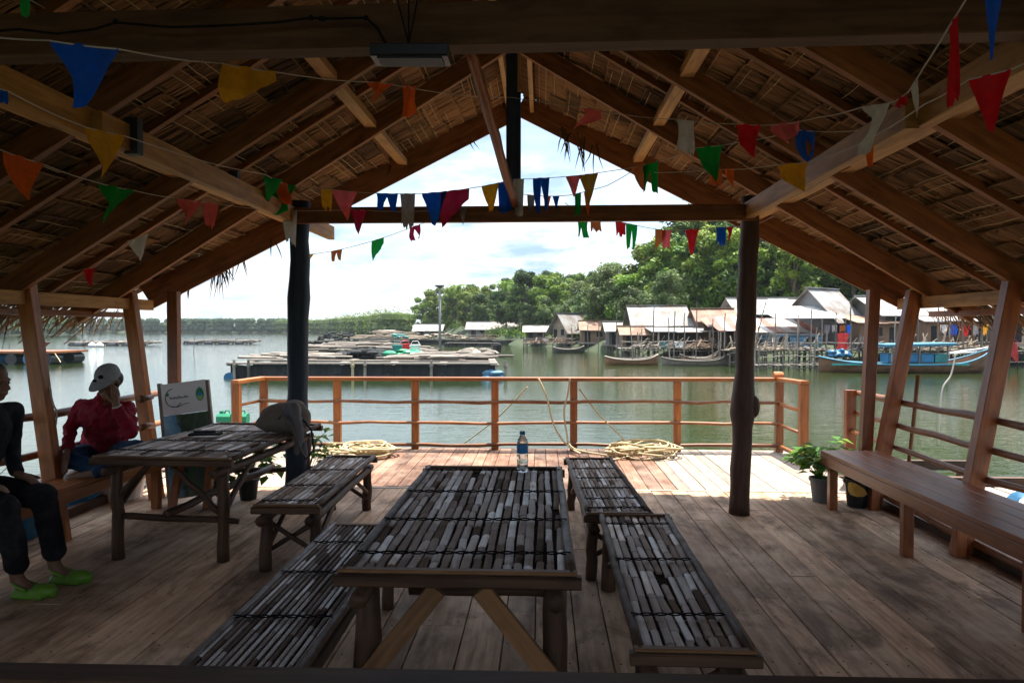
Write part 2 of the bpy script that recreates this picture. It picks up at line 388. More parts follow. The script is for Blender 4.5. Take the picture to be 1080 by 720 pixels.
# ---- land
SH = [(-900, 335), (-130, 332), (-95, 300), (-52, 205), (-26, 150), (-13, 116), (-2, 88), (3, 74), (8, 60), (17, 52), (28, 47), (60, 43), (300, 43)]
def shoreY(x):
    for (x0, y0), (x1, y1) in zip(SH, SH[1:]):
        if x0 <= x <= x1: return y0+(y1-y0)*(x-x0)/(x1-x0)
    return SH[0][1] if x < SH[0][0] else SH[-1][1]
def landz(x, y):
    d = y-shoreY(x)
    z = -1.6+min(1, max(0, (d+3)/5))*1.75 + max(0, min(d, 60))*.022
    z += 10.5*math.exp(-((x-31)/15)**2-((y-88)/22)**2) + 9*math.exp(-((x-52)/26)**2-((y-80)/24)**2)
    z += 3.5*math.exp(-((x+2)/20)**2-((y-140)/25)**2)
    if d > 0: z += .5*noise.noise(V(x*.1, y*.1, 0))
    return min(z, -1.6+ (d+8)*.9) if d < 6 else z
mb = MB(); xs = [-900+i*12 for i in range(64)]+[-132+i*3.0 for i in range(110)]; ys = [40+j*3.0 for j in range(60)]+[220+j*9 for j in range(34)]
vs_ = [(x, y, landz(x, y)) for y in ys for x in xs]; nx = len(xs)
mb.add(vs_, [[j*nx+i, j*nx+i+1, (j+1)*nx+i+1, (j+1)*nx+i] for j in range(len(ys)-1) for i in range(nx-1)], None, .5)
m = MT('muddy_green_ground'); m.l(m.ramp(m.noise(m.ob(), .25, 8), [(.35, (.02, .04, .012)), (.65, (.05, .06, .028))]), m.b.inputs['Base Color']); m.b.inputs['Roughness'].default_value = .95
M['land'] = m.m
lo = mb.build('hill_terrain', M['land'], smooth=True); tag(lo, 'wooded shore and hill rising behind the stilt village', 'hill', kind='structure')

# ---- trees
def leafcloud(mb, c, rad, n, size, r0, flat=.75):
    for _ in range(n):
        while True:
            p = V(rng.uniform(-1, 1), rng.uniform(-1, 1), rng.uniform(-1, 1))
            if .25 < p.length < 1: break
        q = V(c[0]+p.x*rad, c[1]+p.y*rad, c[2]+p.z*rad*flat)
        nrm = (p+V(rng.uniform(-1, 1), rng.uniform(-1, 1), rng.uniform(-.3, 1.3))).normalized()
        t = nrm.cross(V(rng.uniform(-1, 1), rng.uniform(-1, 1), rng.uniform(-1, 1))).normalized(); b = nrm.cross(t)
        s = size*rng.uniform(.6, 1.3)
        mb.add([q-t*s, q+b*s*.45, q+t*s, q-b*s*.45], [[0, 1, 2, 3]], [[(0, 0), (1, 0), (1, 1), (0, 1)]], min(1, max(0, r0+rng.uniform(-.22, .22))))
def make_tree(name, label, h, cw, leafm, nclump, per, size, group, trunk_frac=.35, cat='tree'):
    t = thing(name, label, cat, (0, 0, 0), group, True)
    tr = MB(); lean = V(rng.uniform(-.05, .05)*h, rng.uniform(-.05, .05)*h, 0)
    top = V(0, 0, h*.7)+lean; tr.tube([V(0, 0, -.4), V(0, 0, h*.2)+lean*.1, V(0, 0, h*.45)+lean*.6, top], [h*.028, h*.022, h*.016, h*.006], 7)
    cr = MB(); cl = []
    for k in range(nclump):
        a = rng.uniform(0, 2*math.pi); e = rng.random()**.6
        zf = rng.random(); zc = h*(trunk_frac+(1-trunk_frac)*zf*.92)
        prof = math.sin(math.pi*(.16+.78*zf))**.7
        c = V(math.cos(a)*cw*e*prof, math.sin(a)*cw*e*prof, zc)+lean*.7
        cl.append(c); rr = cw*rng.uniform(.2, .38)
        leafcloud(cr, c, rr, per, size, rng.uniform(.1, .9))
    for c in cl[::3]:
        b = V(0, 0, h*rng.uniform(.25, .55))+lean*.6; mid = b.lerp(c, .5)+V(0, 0, -.03*h)
        tr.tube([b, mid, c], [h*.012, h*.008, h*.003], 5)
    tr.build('trunk', M['bark'], t); cr.build('crown', leafm, t)
    return t
GH = 'trees covering the hill behind the village'
protos = [make_tree('broadleaf_tree', 'leafy green broadleaf tree in the wood covering the hill', 8, 3.2, M['leaf'], 46, 150, .24, GH, .14),
          make_tree('broadleaf_tree', 'leafy green broadleaf tree in the wood covering the hill', 8, 2.6, M['leaf'], 40, 150, .22, GH, .06),
          make_tree('broadleaf_tree', 'dark green broadleaf tree in the wood covering the hill', 8.5, 3.0, M['leaf_dark'], 40, 150, .22, GH, .1)]
GO = 'olive mangrove trees at the water edge'
protoO = [make_tree('mangrove_tree', 'olive grey mangrove tree at the shore behind the stilt houses', 7, 2.7, M['leaf_olive'], 40, 150, .16, GO, .15),
          make_tree('mangrove_tree', 'olive grey mangrove tree at the shore behind the stilt houses', 6, 2.4, M['leaf_olive'], 34, 150, .16, GO, .2)]
used = set()
def plant(proto, x, y, s, zoff=0):
    if proto in used: o = copy_tree(proto)
    else: o = proto; used.add(proto)
    o.location = (x, y, landz(x, y)-.1+zoff); k = s*rng.uniform(.92, 1.08); o.scale = (k*rng.uniform(.9, 1.1), k*rng.uniform(.9, 1.1), k); o.rotation_euler.z = rng.uniform(0, 6.28)
    return o
def vis(x, y, z=3): # roughly inside the frame
    p = (Vector((x, y, z))-CP); q = CR.transposed() @ p; u = 540+q.x/-q.z*720; return -60 < u < 1140
pts = []
def far_enough(x, y, d): return all((x-a)**2+(y-b)**2 > d*d for a, b in pts)
# big hill
tries = 0
while tries < 4000 and len(pts) < 125:
    tries += 1; x = rng.uniform(6, 70); y = rng.uniform(58, 104)
    if not vis(x, y) or y < shoreY(x)+6 or not far_enough(x, y, 3.0): continue
    pts.append((x, y)); plant(rng.choice([protos[0], protos[1], protos[0], protos[2]]), x, y, rng.uniform(.62, 1.0)*(.8 if x < 18 else 1))
n0 = len(pts); tries = 0
GL = 'trees on the low wooded point'
protoL = [make_tree('broadleaf_tree', 'green broadleaf tree on the low wooded point left of the gabled cottage', 8, 2.8, M['leaf'], 40, 150, .22, GL, .1),
          make_tree('broadleaf_tree', 'dark broadleaf tree on the low wooded point left of the gabled cottage', 8.5, 2.6, M['leaf_dark'], 40, 150, .22, GL, .1)]
while tries < 4000 and len(pts) < n0+80:
    tries += 1; x = rng.uniform(-30, 16); y = rng.uniform(95, 165)
    if y < shoreY(x)+4 or not far_enough(x, y, 4.6): continue
    pts.append((x, y)); plant(rng.choice([protoL[0], protoL[0], protoL[1]]), x, y, rng.uniform(.65, 1.15))
for px, Y, s in [(600, 84, .78), (622, 78, .88), (640, 72, .92), (656, 70, .92), (672, 66, .85), (690, 63, .8), (611, 92, .9), (558, 100, .75), (575, 95, .8), (548, 108, .75), (704, 62, .8), (645, 80, 1.0)]:
    p = at(px, 350, Y); plant(rng.choice(protoO), p.x, p.y, s)
for px, Y, s in [(684, 74, 1.15), (700, 70, 1.15), (722, 68, 1.25), (745, 66, 1.2), (770, 64, 1.1), (800, 66, 1.15), (830, 64, 1.1), (860, 62, 1.0), (900, 60, 1.0), (716, 80, 1.35), (740, 84, 1.45)]:
    p = at(px, 350, Y); plant(protos[0] if rng.random() < .6 else protos[1], p.x, p.y, s*.9)
# palms
def make_palm():
    t = thing('coconut_palm', 'slim coconut palm with drooping fronds among the shore trees', 'palm tree', (0, 0, 0), 'coconut palms along the shore', True)
    tr = MB(); P = [V(.05*math.sin(i), 0, -.3+i*.9) for i in range(8)]; tr.tube(P, [.16-.01*i for i in range(8)], 7); tr.build('trunk', M['bark'], t)
    cr = MB(); top = P[-1]
    for k in range(17):
        a = k*2.4; el = rng.uniform(-.2, 1.1); prev = top; Ln = 2.3
        for s in range(9):
            e2 = el-s*.24; nx_ = prev+V(math.cos(a)*math.cos(e2), math.sin(a)*math.cos(e2), math.sin(e2))*Ln/9
            side = V(-math.sin(a), math.cos(a), 0)
            for sg in (-1, 1):
                for q in (0, .5):
                    b0 = prev.lerp(nx_, q); tip = b0+side*sg*(.55*(1-s/11))+(nx_-prev)*1.1+V(0, 0, -.22)
                    cr.add([b0, b0+(nx_-prev)*.4, tip], [[0, 1, 2]], None, rng.uniform(.2, .9))
            prev = nx_
    cr.build('crown', M['leaf'], t); return t
palm = make_palm(); first = True
for px, Y, s in [(483, 128, 1.0), (470, 150, .9), (497, 118, .8), (533, 120, 1.0), (836, 60, .85)]:
    o = palm if first else copy_tree(palm); first = False
    p = at(px, 350, Y); o.location = (p.x, p.y, max(-.5, landz(p.x, p.y))); o.scale = (s*1.2,)*3; o.rotation_euler.z = rng.uniform(0, 6)
b = MB(); n_ = 0
for _ in range(9000):
    y = rng.uniform(46, 150); x = rng.uniform(-34, 75)
    if y < shoreY(x)+1.5 or not vis(x, y) or y > shoreY(x)+26: continue
    n_ += 1; rr = rng.uniform(.5, 1.3); leafcloud(b, (x, y, landz(x, y)+rr*.35), rr, 36, .17, rng.uniform(.1, .8), .8)
    if n_ > 3600: break
tag(b.build('undergrowth', M['leaf']), 'dense green undergrowth covering the shore and hillside', 'undergrowth', kind='stuff')
# far belts as one mass each
def belt(name, label, pts_, leafm, hgt, step, rows, seed):
    b = MB(); 
    for (x0, y0), (x1, y1) in zip(pts_, pts_[1:]):
        n = max(1, int(math.hypot(x1-x0, y1-y0)/step))
        for i in range(n):
            for r_ in range(rows):
                t = (i+rng.random())/n; x = x0+(x1-x0)*t+rng.uniform(-2, 2); y = y0+(y1-y0)*t+r_*step*1.2-1
                hh = hgt*rng.uniform(.8, 1.15)*(1+.12*noise.noise(V(x*.03, y*.03, 3))); rr = step*.95; c0 = rng.uniform(.2, .8)
                z = -.4
                while z < hh-rr*.4:
                    cc_ = (x+rng.uniform(-1, 1), y, z+rr*.5); b.sphere(cc_, (rr*.62, rr*.6, rr*.5), 6, 4, c0*.5); leafcloud(b, cc_, rr*1.12, 64, step*.085, c0, .85); z += rr*.6
    tag(b.build(name, leafm), label, 'forest', kind='stuff')
belt('mangrove_forest', 'low dark mangrove forest along the far side of the water', [(-335, 337), (-128, 335)], M['mangrove'], 5.4, 3.4, 3, 1)
belt('mangrove_forest', 'brighter green mangrove forest on the shore left of the lamp mast', [(-128, 328), (-95, 300), (-52, 207), (-34, 165)], M['leaf'], 4.3, 4.0, 2, 2)
belt('mangrove_forest', 'bright green mangrove point showing under the left eave', [(-176, 205), (-151, 208)], M['leaf_olive'], 6.0, 4.0, 2, 3)
mb = MB()
vs_ = []; 
for i in range(25):
    for j in range(7):
        x = -202+i*2.3; y = 195+j*5; vs_.append((x, y, -1.2+1.1*math.sin(math.pi*min(1, i/24*1.0))*math.sin(math.pi*j/6)))
mb.add(vs_, [[i*7+j, (i+1)*7+j, (i+1)*7+j+1, i*7+j+1] for i in range(24) for j in range(6)], None, .5)
tag(mb.build('mud_bank', M['land'], smooth=True), 'low mud bank under the mangrove point', 'bank', kind='structure')

# ---- covered floor and outer deck
def boards(mb, x0, x1, y0, y1, wmin, wmax, z, th=.035, gap=.006, join=(1.6, 3.4), rfun=None, nails=False):
    x = x0
    while x < x1-.02:
        w_ = min(rng.uniform(wmin, wmax), x1-x); y = y0-rng.uniform(0, 1.0); 
        while y < y1:
            ln = rng.uniform(*join); a = max(y, y0); b = min(y+ln, y1)
            if b-a > .05:
                dz = rng.uniform(-.0025, .0025)
                mb.bar(V(x+w_/2, a+.002, z-th/2+dz), V(x+w_/2, b-.002, z-th/2+dz), w_-gap, th, r=(rfun(x) if rfun else None), ch=.18)
                if nails and y > 1:
                    mb.m = 1; yy = a+.05
                    while yy < b:
                        for sx in (-.3, .3): mb.lathe((x+w_/2+sx*w_+rng.uniform(-.008, .008), yy+rng.uniform(-.01, .01), z+dz), [(.006, .0), (.005, .0015), (0, .0015)], 6)
                        yy += .62
                    mb.m = 0
            y += ln
        x += w_
FX0, FX1 = -3.98, 3.06
mb = MB(); boards(mb, FX0, FX1, -2.5, 6.74, .15, .25, 0, nails=True)
tag(mb.build('plank_floor', [M['floor'], M['iron']]), 'worn grey brown plank floor under the thatched roof', 'floor', kind='structure')
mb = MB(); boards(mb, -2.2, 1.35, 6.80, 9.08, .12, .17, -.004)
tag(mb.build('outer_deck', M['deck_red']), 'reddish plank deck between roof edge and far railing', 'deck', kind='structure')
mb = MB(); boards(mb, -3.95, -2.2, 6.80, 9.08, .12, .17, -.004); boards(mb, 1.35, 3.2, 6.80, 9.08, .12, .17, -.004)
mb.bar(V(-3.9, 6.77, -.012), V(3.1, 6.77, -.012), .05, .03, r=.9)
tag(mb.build('bleached_deck', M['deck_pale']), 'pale sun bleached planks at both ends of the outer deck', 'deck', kind='structure')  # paler weathered boards at both deck ends
mb = MB()
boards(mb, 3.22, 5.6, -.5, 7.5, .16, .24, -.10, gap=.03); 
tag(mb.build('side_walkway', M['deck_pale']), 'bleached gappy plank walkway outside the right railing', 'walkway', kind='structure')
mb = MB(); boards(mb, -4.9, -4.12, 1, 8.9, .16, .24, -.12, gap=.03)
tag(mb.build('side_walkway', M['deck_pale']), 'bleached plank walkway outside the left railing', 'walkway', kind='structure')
mb = MB()
for y in (-.5, 1, 2.5, 4, 5.5, 6.7, 8, 9.0): mb.bar(V(-4.7, y, -.16), V(5.5, y, -.16), .08, .12)
for x in (-4.0, -2, 0, 2, 3.12, 5.4):
    mb.bar(V(x, -2.4, -.28), V(x, 9.05, -.28), .1, .12)
mb.bar(V(-3.95, 9.12, -.09), V(3.2, 9.12, -.09), .04, .16)
tag(mb.build('deck_joists', M['darkwood']), 'dark timber joists carrying the plank floor', 'joists', kind='structure')
mb = MB()
for x in (-3.4, -1.1, 1.2, 3.4):
    for y in (0.6, 3, 5.4, 7.8): mb.tube([V(x, y-.5, -.60), V(x, y+.5, -.60)], .27, 12)
tag(mb.build('deck_floats', M['blue_plastic'], smooth=False), 'blue drums floating under the deck', 'floats', kind='structure')
# ================================================================== PAVILION
RX = -.25; SL = .61; ZR = 4.08
def zb(x): return ZR-SL*abs(x-RX)          # underside of the rafters
pav = thing('pavilion', 'open timber pavilion with a thatched gable roof over the plank floor', 'pavilion', (RX, 3, 0))
# tree-trunk posts
b = MB(); p = V(1.70, 5.95, 0)
b.log(p, V(1.78, 5.95, 2.72), .088, .078, .005, 22, 14, bulge=(.335, .035, .03)); b.sphere((1.81, 5.93, .93), (.055, .06, .10)); b.build('post', M['trunk_post'], pav, smooth=True)
b = MB(); b.log(V(-2.20, 5.98, 0), V(-2.14, 5.98, 2.72), .098, .08, .006, 16, 14, bulge=(.69, .012, .03)); b.build('post', M['blue_post'], pav, smooth=True)
# king post, tie beams, brace
b = MB(); b.bar(V(-.25, 5.93, 2.66), V(-.25, 5.93, 4.1), .125, .10, up=V(0, 1, 0), ch=.15); b.build('king_post', M['blue_post'], pav)
b = MB(); b.bar(V(-.2, 5.865, 3.62), V(-.2, 5.865, 4.05), .03, .02, up=V(0, 1, 0)); b.build('post_cover_strip', M['newwood'], pav)
b = MB(); b.log(at(492, 40, 4.3), at(543, 216, 5.8), .042, .036, .006, 10, 8); b.build('diagonal_brace', M['redwood'], pav, smooth=True)
b = MB(); b.bar(V(-2.2, 5.86, 2.575), V(1.8, 5.86, 2.575), .06, .135, ch=.1); b.build('tie_beam', M['rafter'], pav)
b = MB(); b.bar(V(-3.3, 2.45, 2.655), V(3.2, 2.40, 2.665), .09, .15, ch=.1); b.build('tie_beam', M['brownbeam'], pav)
for x in (-2.2, 1.76): 
    b = MB(); b.log(V(x, 2.36, 0), V(x, 2.36, 2.58), .085, .075, .01, 12, 12) if False else None
# long plates over the posts
for sx, x in ((-1, -2.2), (1, 1.74)):
    b = MB(); b.bar(V(x, -2.3, 2.60), V(x, 3.95, 2.585), .07, .145, ch=.08); b.build('long_plate', M['beam'], pav)
    b = MB(); b.bar(V(x+.06*sx*-1, 3.2, 2.575), V(x+.0*sx, 7.05 if sx < 0 else 6.1, 2.59), .065, .135, ch=.08); b.build('long_plate', M['beam'], pav)
for p in (at(141, 146, 3.45), at(247, 196, 4.85)):
    b = MB(); b.bar(p+V(0, 0, -.085), p+V(0, 0, .10), .07, .05, up=V(0, 1, 0)); b.build('iron_bracket', M['iron'], pav)
# rafters
RY = [-2.4, -1.2, 0.0, 1.2, 2.42, 3.68, 4.92, 6.08]
for i, y in enumerate(RY):
    for s in (-1, 1):
        b = MB(); ex = RX+s*4.0
        b.bar(V(RX, y+s*.028, ZR+.075), V(ex, y+s*.028, zb(ex)+.075), .05, .15, ch=.08); b.build('rafter', M['rafter'], pav)
for i in range(len(RY)-1):
    for k in (.5,):
        y = RY[i]+(RY[i+1]-RY[i])*k
        for s in (-1, 1):
            b = MB(); ex = RX+s*4.1; b.bar(V(RX, y+s*.02, ZR+.165), V(ex, y+s*.02, zb(ex)+.165), .045, .05); b.build('thin_rafter', M['rafter'], pav)
y = 6.38
for s in (-1, 1):
    b = MB(); ex = RX+s*4.1; b.bar(V(RX, y, ZR+.165), V(ex, y, zb(ex)+.165), .045, .05); b.build('thin_rafter', M['rafter'], pav)
    b = MB(); a0 = at(543, 108, 6.62); a1 = at(158, 314, 6.62) if s < 0 else at(944, 314, 6.62)
    xe = RX+s*3.66; b.bar(V(RX, 7.86, ZR+.065), V(xe, 6.60, zb(xe)+.055), .05, .24, ch=.08); b.build('barge_rafter', M['rafter'], pav)
# purlins
def gy(x): return 7.86-(7.86-6.60)*abs(x-RX)/3.66
def purlin(x, z, w, h, mt, y0=-2.4, y1=None, name='purlin'):
    y1 = y1 or gy(x)-.02; b = MB(); b.bar(V(x, y0, z), V(x, y1, z), w, h, ch=.08); b.build(name, mt, pav)
for s in (-1, 1):
    for off in (1.27, 2.39): x = RX+s*off; purlin(x, zb(x)+.10, .10, .06, M['newwood'])
    purlin(RX+s*.13, zb(RX+s*.13)+.10, .045, .12, M['newwood'])
    x = RX+s*3.62; purlin(x, zb(x)-.045, .06, .10, M['beam'], name='wall_plate')
    x = RX+s*3.86; purlin(x, zb(x)+.005, .05, .05, M['orange'], name='eave_batten')
# side posts, leaning outwards
for y in (-1.2, .0, 1.2, 2.42, 3.68, 4.92, 6.20):
    for s in (-1, 1):
        xb = RX+s*3.2; xt = RX+s*3.56
        if s < 0: xb -= .16; xt -= .06
        b = MB(); b.bar(V(xb, y+.04, -.1), V(xt, y+.04, 1.93), .115, .085, up=V(0, 1, 0), ch=.1); b.build('leaning_post', M['orange'] if s < 0 else M['redwood'], pav)
for s in (-1, 1):
    b = MB(); b.bar(V(RX+s*3.18-(.08 if s < 0 else 0), 6.36, -.1), V(RX+s*3.28, 6.40, 1.95), .10, .08, up=V(0, 1, 0), ch=.1); b.build('gable_post', M['redwood'] , pav)
# thatch
th = MB(); th2 = MB()
Y0, Y1 = -1.5, 6.95
for s in (-1, 1):
    d = .02; row = 0
    while d < 4.15:
        x0 = d; Y1 = gy(RX+d)+.12; y = Y0+rng.uniform(-.3, 0)
        while y < Y1:
            pl = rng.uniform(.55, 1.05); j = rng.uniform(-.018, .018); pz = rng.uniform(-.006, .012); skew = rng.uniform(-.035, .035); tone = rng.uniform(.15, .95)
            ye = min(y+pl, Y1)
            z0 = ZR-SL*x0
            if y > Y0-1: th.tube([V(RX+s*(x0+j), y, z0+.185+pz), V(RX+s*(x0+j), ye, z0+.185+pz+rng.uniform(-.01, .01))], .008, 5, tone)
            yy = y
            while yy < ye:
                bw = rng.uniform(.020, .036); ln = rng.uniform(.25, .36); o = rng.uniform(-.008, .008)
                if d > 3.9: ln *= rng.uniform(.5, 1.5)
                xa = x0+j+rng.uniform(-.015, .01); xb = xa+ln*.86; dz = rng.uniform(0, .02)
                sk = skew*ln+rng.uniform(-.006, .006)
                za = ZR-SL*xa+.190+pz+o; zb_ = ZR-SL*xb+.205+pz+dz
                if d > 3.9: zb_ -= .07*rng.random()+(.05 if rng.random() < .5 else 0)
                xm = (xa+xb)/2; zm = (za+zb_)/2-.006
                A = [V(RX+s*xa, yy, za), V(RX+s*xa, yy+bw, za+.004), V(RX+s*xm, yy+sk*.5+bw*.5, zm-.009), V(RX+s*xb, yy+sk, zb_), V(RX+s*xb, yy+sk+bw, zb_+.004)]
                r_ = min(1, max(0, tone+rng.uniform(-.22, .2)))
                oo = rng.random()*9
                mA = V(RX+s*xm, yy+sk*.5, zm); mB_ = V(RX+s*xm, yy+sk*.5+bw, zm+.004); cA = V(RX+s*xa, yy+bw/2, za-.008); cB = V(RX+s*xb, yy+sk+bw/2, zb_-.006)
                th.add([A[0], cA, A[1], A[3], cB, A[4]], [[0, 1, 4, 3], [1, 2, 5, 4]], [[(oo, 0), (oo, bw/2), (oo+ln, bw/2), (oo+ln, 0)], [(oo, bw/2), (oo, bw), (oo+ln, bw), (oo+ln, bw/2)]], r_)
                yy += bw*rng.uniform(.75, 1.15)
            for q in (.04, .11):   # stitching
                if rng.random() < .42:
                    th2.tube([V(RX+s*(x0+q), y+.02+k*(ye-y-.04)/6, ZR-SL*(x0+q)+.172+.006*(k % 2)+pz) for k in range(7)], .0026, 4, .95)
            y += pl+rng.uniform(-.04, .05)
        d += .155; row += 1
roof = th.build('thatch', M['thatch'], pav); th2.build('thatch_stitching', M['rope'], roof)
th = MB()
for s in (-1, 1):
    n = 40
    for k in range(n):
        xa = 4.12*k/n; xb = 4.12*(k+1)/n
        th.bar(V(RX+s*xa, -2.6, ZR-SL*xa+.27), V(RX+s*xa, gy(RX+xa)+.12+rng.uniform(-.03, .03), ZR-SL*xa+.27), .16, .05, up=V(s*SL, 0, 1), r=rng.uniform(.2, .8))
th.bar(V(RX, -2.6, ZR+.33), V(RX, 7.98, ZR+.33), .5, .05)
th.build('thatch_light_block', M['thatch'], pav)  # solid backing above the blades, added to keep sun from leaking through
fr = MB()   # ragged fringe hanging from both eaves and the gable edge
for s in (-1, 1):
    y = 1.0
    while y < 6.95:
        x = RX+s*(4.02+rng.uniform(0, .14)); z = ZR-SL*abs(x-RX)+.17; ln = rng.uniform(.08, .30)*(1.5 if rng.random() < .12 else 1)
        if s < 0 and y < 5.6: ln *= 1.25
        dx = s*ln*rng.uniform(.1, .7); dy = rng.uniform(-.10, .10); w_ = rng.uniform(.008, .022)
        p0 = V(x, y, z); p1 = V(x+dx*.6, y+dy*.5, z-ln*.5); p2 = V(x+dx, y+dy, z-ln)
        fr.add([p0, p0+V(0, w_, 0), p1+V(0, w_*.8, 0), p1, p2], [[0, 1, 2, 3], [3, 2, 4]], None, rng.random())
        y += rng.uniform(.010, .03)
    fr.build('thatch_fringe', M['thatch'], pav); fr = MB()
for px, py, ln, sp in [(596, 140, .30, 5), (603, 146, .30, 5), (612, 150, .34, 5), (627, 158, .26, 3), (232, 285, .30, 14), (240, 280, .22, 8), (252, 270, .25, 3), (284, 258, .22, 2), (493, 150, .12, 2), (409, 180, .10, 2), (200, 305, .12, 3)]:
    p = at(px, py, 6.9)
    for k in range(sp):
        q = p+V(rng.uniform(-.05, .05), rng.uniform(-.05, .05), .05); e_ = q+V(rng.uniform(-.10, .12), rng.uniform(-.05, .05), -ln*rng.uniform(.6, 1.1)-.05); w_ = .014
        m_ = q.lerp(e_, .5)+V(rng.uniform(-.02, .02), 0, 0); fr.add([q, q+V(w_, 0, 0), m_+V(w_*.9, 0, 0), m_, e_], [[0, 1, 2, 3], [3, 2, 4]], None, rng.random()*.6)
    fr.build('hanging_frond', M['thatch'], pav); fr = MB()
# floor edge boards
b = MB(); b.bar(V(FX0-.03, -2.4, .03), V(FX0-.03, 6.6, .03), .06, .10, ch=.1); b.build('floor_edge_board', M['darkwood'], pav)
b = MB(); b.bar(V(FX1+.04, -2.4, .01), V(FX1+.04, 6.5, .01), .07, .09, ch=.1); b.build('floor_edge_board', M['darkwood'], pav)
# near sill
s_ = MB(); s_.bar(V(-2.2, 1.42, .806), V(2.2, 1.44, .819), .10, .09, ch=.3)
for x in (-2.1, 2.1): s_.bar(V(x, 1.43, 0), V(x, 1.43, .77), .08, .08, up=V(0, 1, 0))
tag(s_.build('foreground_rail', M['darkwood']), 'dark rail running along the bottom edge of the picture', 'rail')

# ================================================================== RAILINGS
def stick(mb, pts, r0):
    P = []
    for a, c in zip(pts, pts[1:]):
        n = max(2, int((c-a).length/.35))
        for i in range(n): P.append(a.lerp(c, i/n)+V(rng.uniform(-.006, .006), rng.uniform(-.006, .006), rng.uniform(-.012, .012)))
    P.append(pts[-1]); mb.tube(P, [r0*rng.uniform(.85, 1.15) for _ in P], 8)
RL = thing('railing', 'orange brown wooden railing across the far end of the deck', 'railing', (-.3, 9.0, 0))
for px in (273, 353, 437, 522, 605, 713, 818):
    x = (px-572)/720*9.0; b = MB(); b.bar(V(x, 9.0, -.08), V(x, 9.0, .90), .095, .085, up=V(0, 1, 0), ch=.15); b.build('post', M['orange'], RL)
for px, Y in ((243, 8.35), (843, 8.12)):
    x = (px-572)/720*Y; b = MB(); b.bar(V(x, Y, -.08), V(x, Y, .94), .10, .09, up=V(0, 1, 0), ch=.15); b.build('post', M['orange'], RL)
xL, xR = -3.78, 3.07
b = MB(); b.bar(V(xL-.02, 9.0, .925), V(xR+.06, 9.0, .935), .11, .05, ch=.25); b.build('top_rail', M['orange'], RL)
b = MB(); b.bar(V(-3.74, 9.0, .93), V((243-572)/720*8.35, 8.3, .93), .10, .05, ch=.25); b.build('top_rail', M['orange'], RL)
b = MB(); b.bar(V(3.07, 9.0, .94), V(3.06, 8.08, .965), .10, .045, ch=.25); b.build('top_rail', M['orange'], RL)
for z, rr in ((.63, .022), (.355, .02), (.07, .024)):
    b = MB(); stick(b, [V(xL, 8.95, z), V(-1.2, 8.95, z-.01), V(.6, 8.95, z+.01), V(xR, 8.95, z+.01)], rr); b.build('rail', M['stick'], RL, smooth=True)
    b = MB(); stick(b, [V(xL, 8.98, z), V((243-572)/720*8.35, 8.35, z)], rr); b.build('rail', M['orange'], RL, smooth=True)
    b = MB(); stick(b, [V(xR, 8.98, z), V(3.06, 8.15, z)], rr*1.1); b.build('rail', M['orange'], RL, smooth=True)
b = MB(); b.log(V(3.0, 9.0, .985), V(3.12, 9.0, .985), .05, .05, .0, 4, 10); b.build('rail_end_block', M['orange'], RL)
RR = thing('railing', 'round stick railing behind the red bench on the right', 'railing', (3.2, 4, 0))
for z, rr in ((.95, .03), (.74, .026), (.55, .026), (.10, .03)):
    xo = 3.02+.17*z/1.0
    b = MB(); stick(b, [V(xo+.04, 7.1 if z > .3 else 6.4, z), V(xo+.02, 4.9, z-.01), V(xo+.04, 2.6, z), V(xo+.04, .8, z)], rr); b.build('rail', M['stick'], RR, smooth=True)
b = MB(); b.bar(V(3.14, 7.1, -.08), V(3.14, 7.1, .97), .10, .07, up=V(0, 1, 0), ch=.1); b.build('post', M['redwood'], RR)
b = MB(); stick(b, [V(3.17, 6.1, .02), V(3.22, 6.0, 1.2)], .016); b.build('slanting_stick', M['stick'], RR, smooth=True)
RLf = thing('railing', 'round stick railing behind the two seated people on the left', 'railing', (-3.7, 4, 0))
for z, rr in ((.93, .032), (.64, .028), (.33, .028)):
    xo = RX-3.52-.13*z
    b = MB(); stick(b, [V(xo-.02, 6.9, z), V(xo+.02, 5.2, z), V(xo-.02, 3.4, z+.01), V(xo, 1.2, z)], rr); b.build('rail', M['stick'], RLf, smooth=True)
for z in (.70, .91): 
    b = MB(); stick(b, [at(149, 451 if z < .8 else 421, 6.0), at(160, 449 if z < .8 else 418, 6.2)], .03); b.build('rail_stub', M['stick'], RLf, smooth=True)

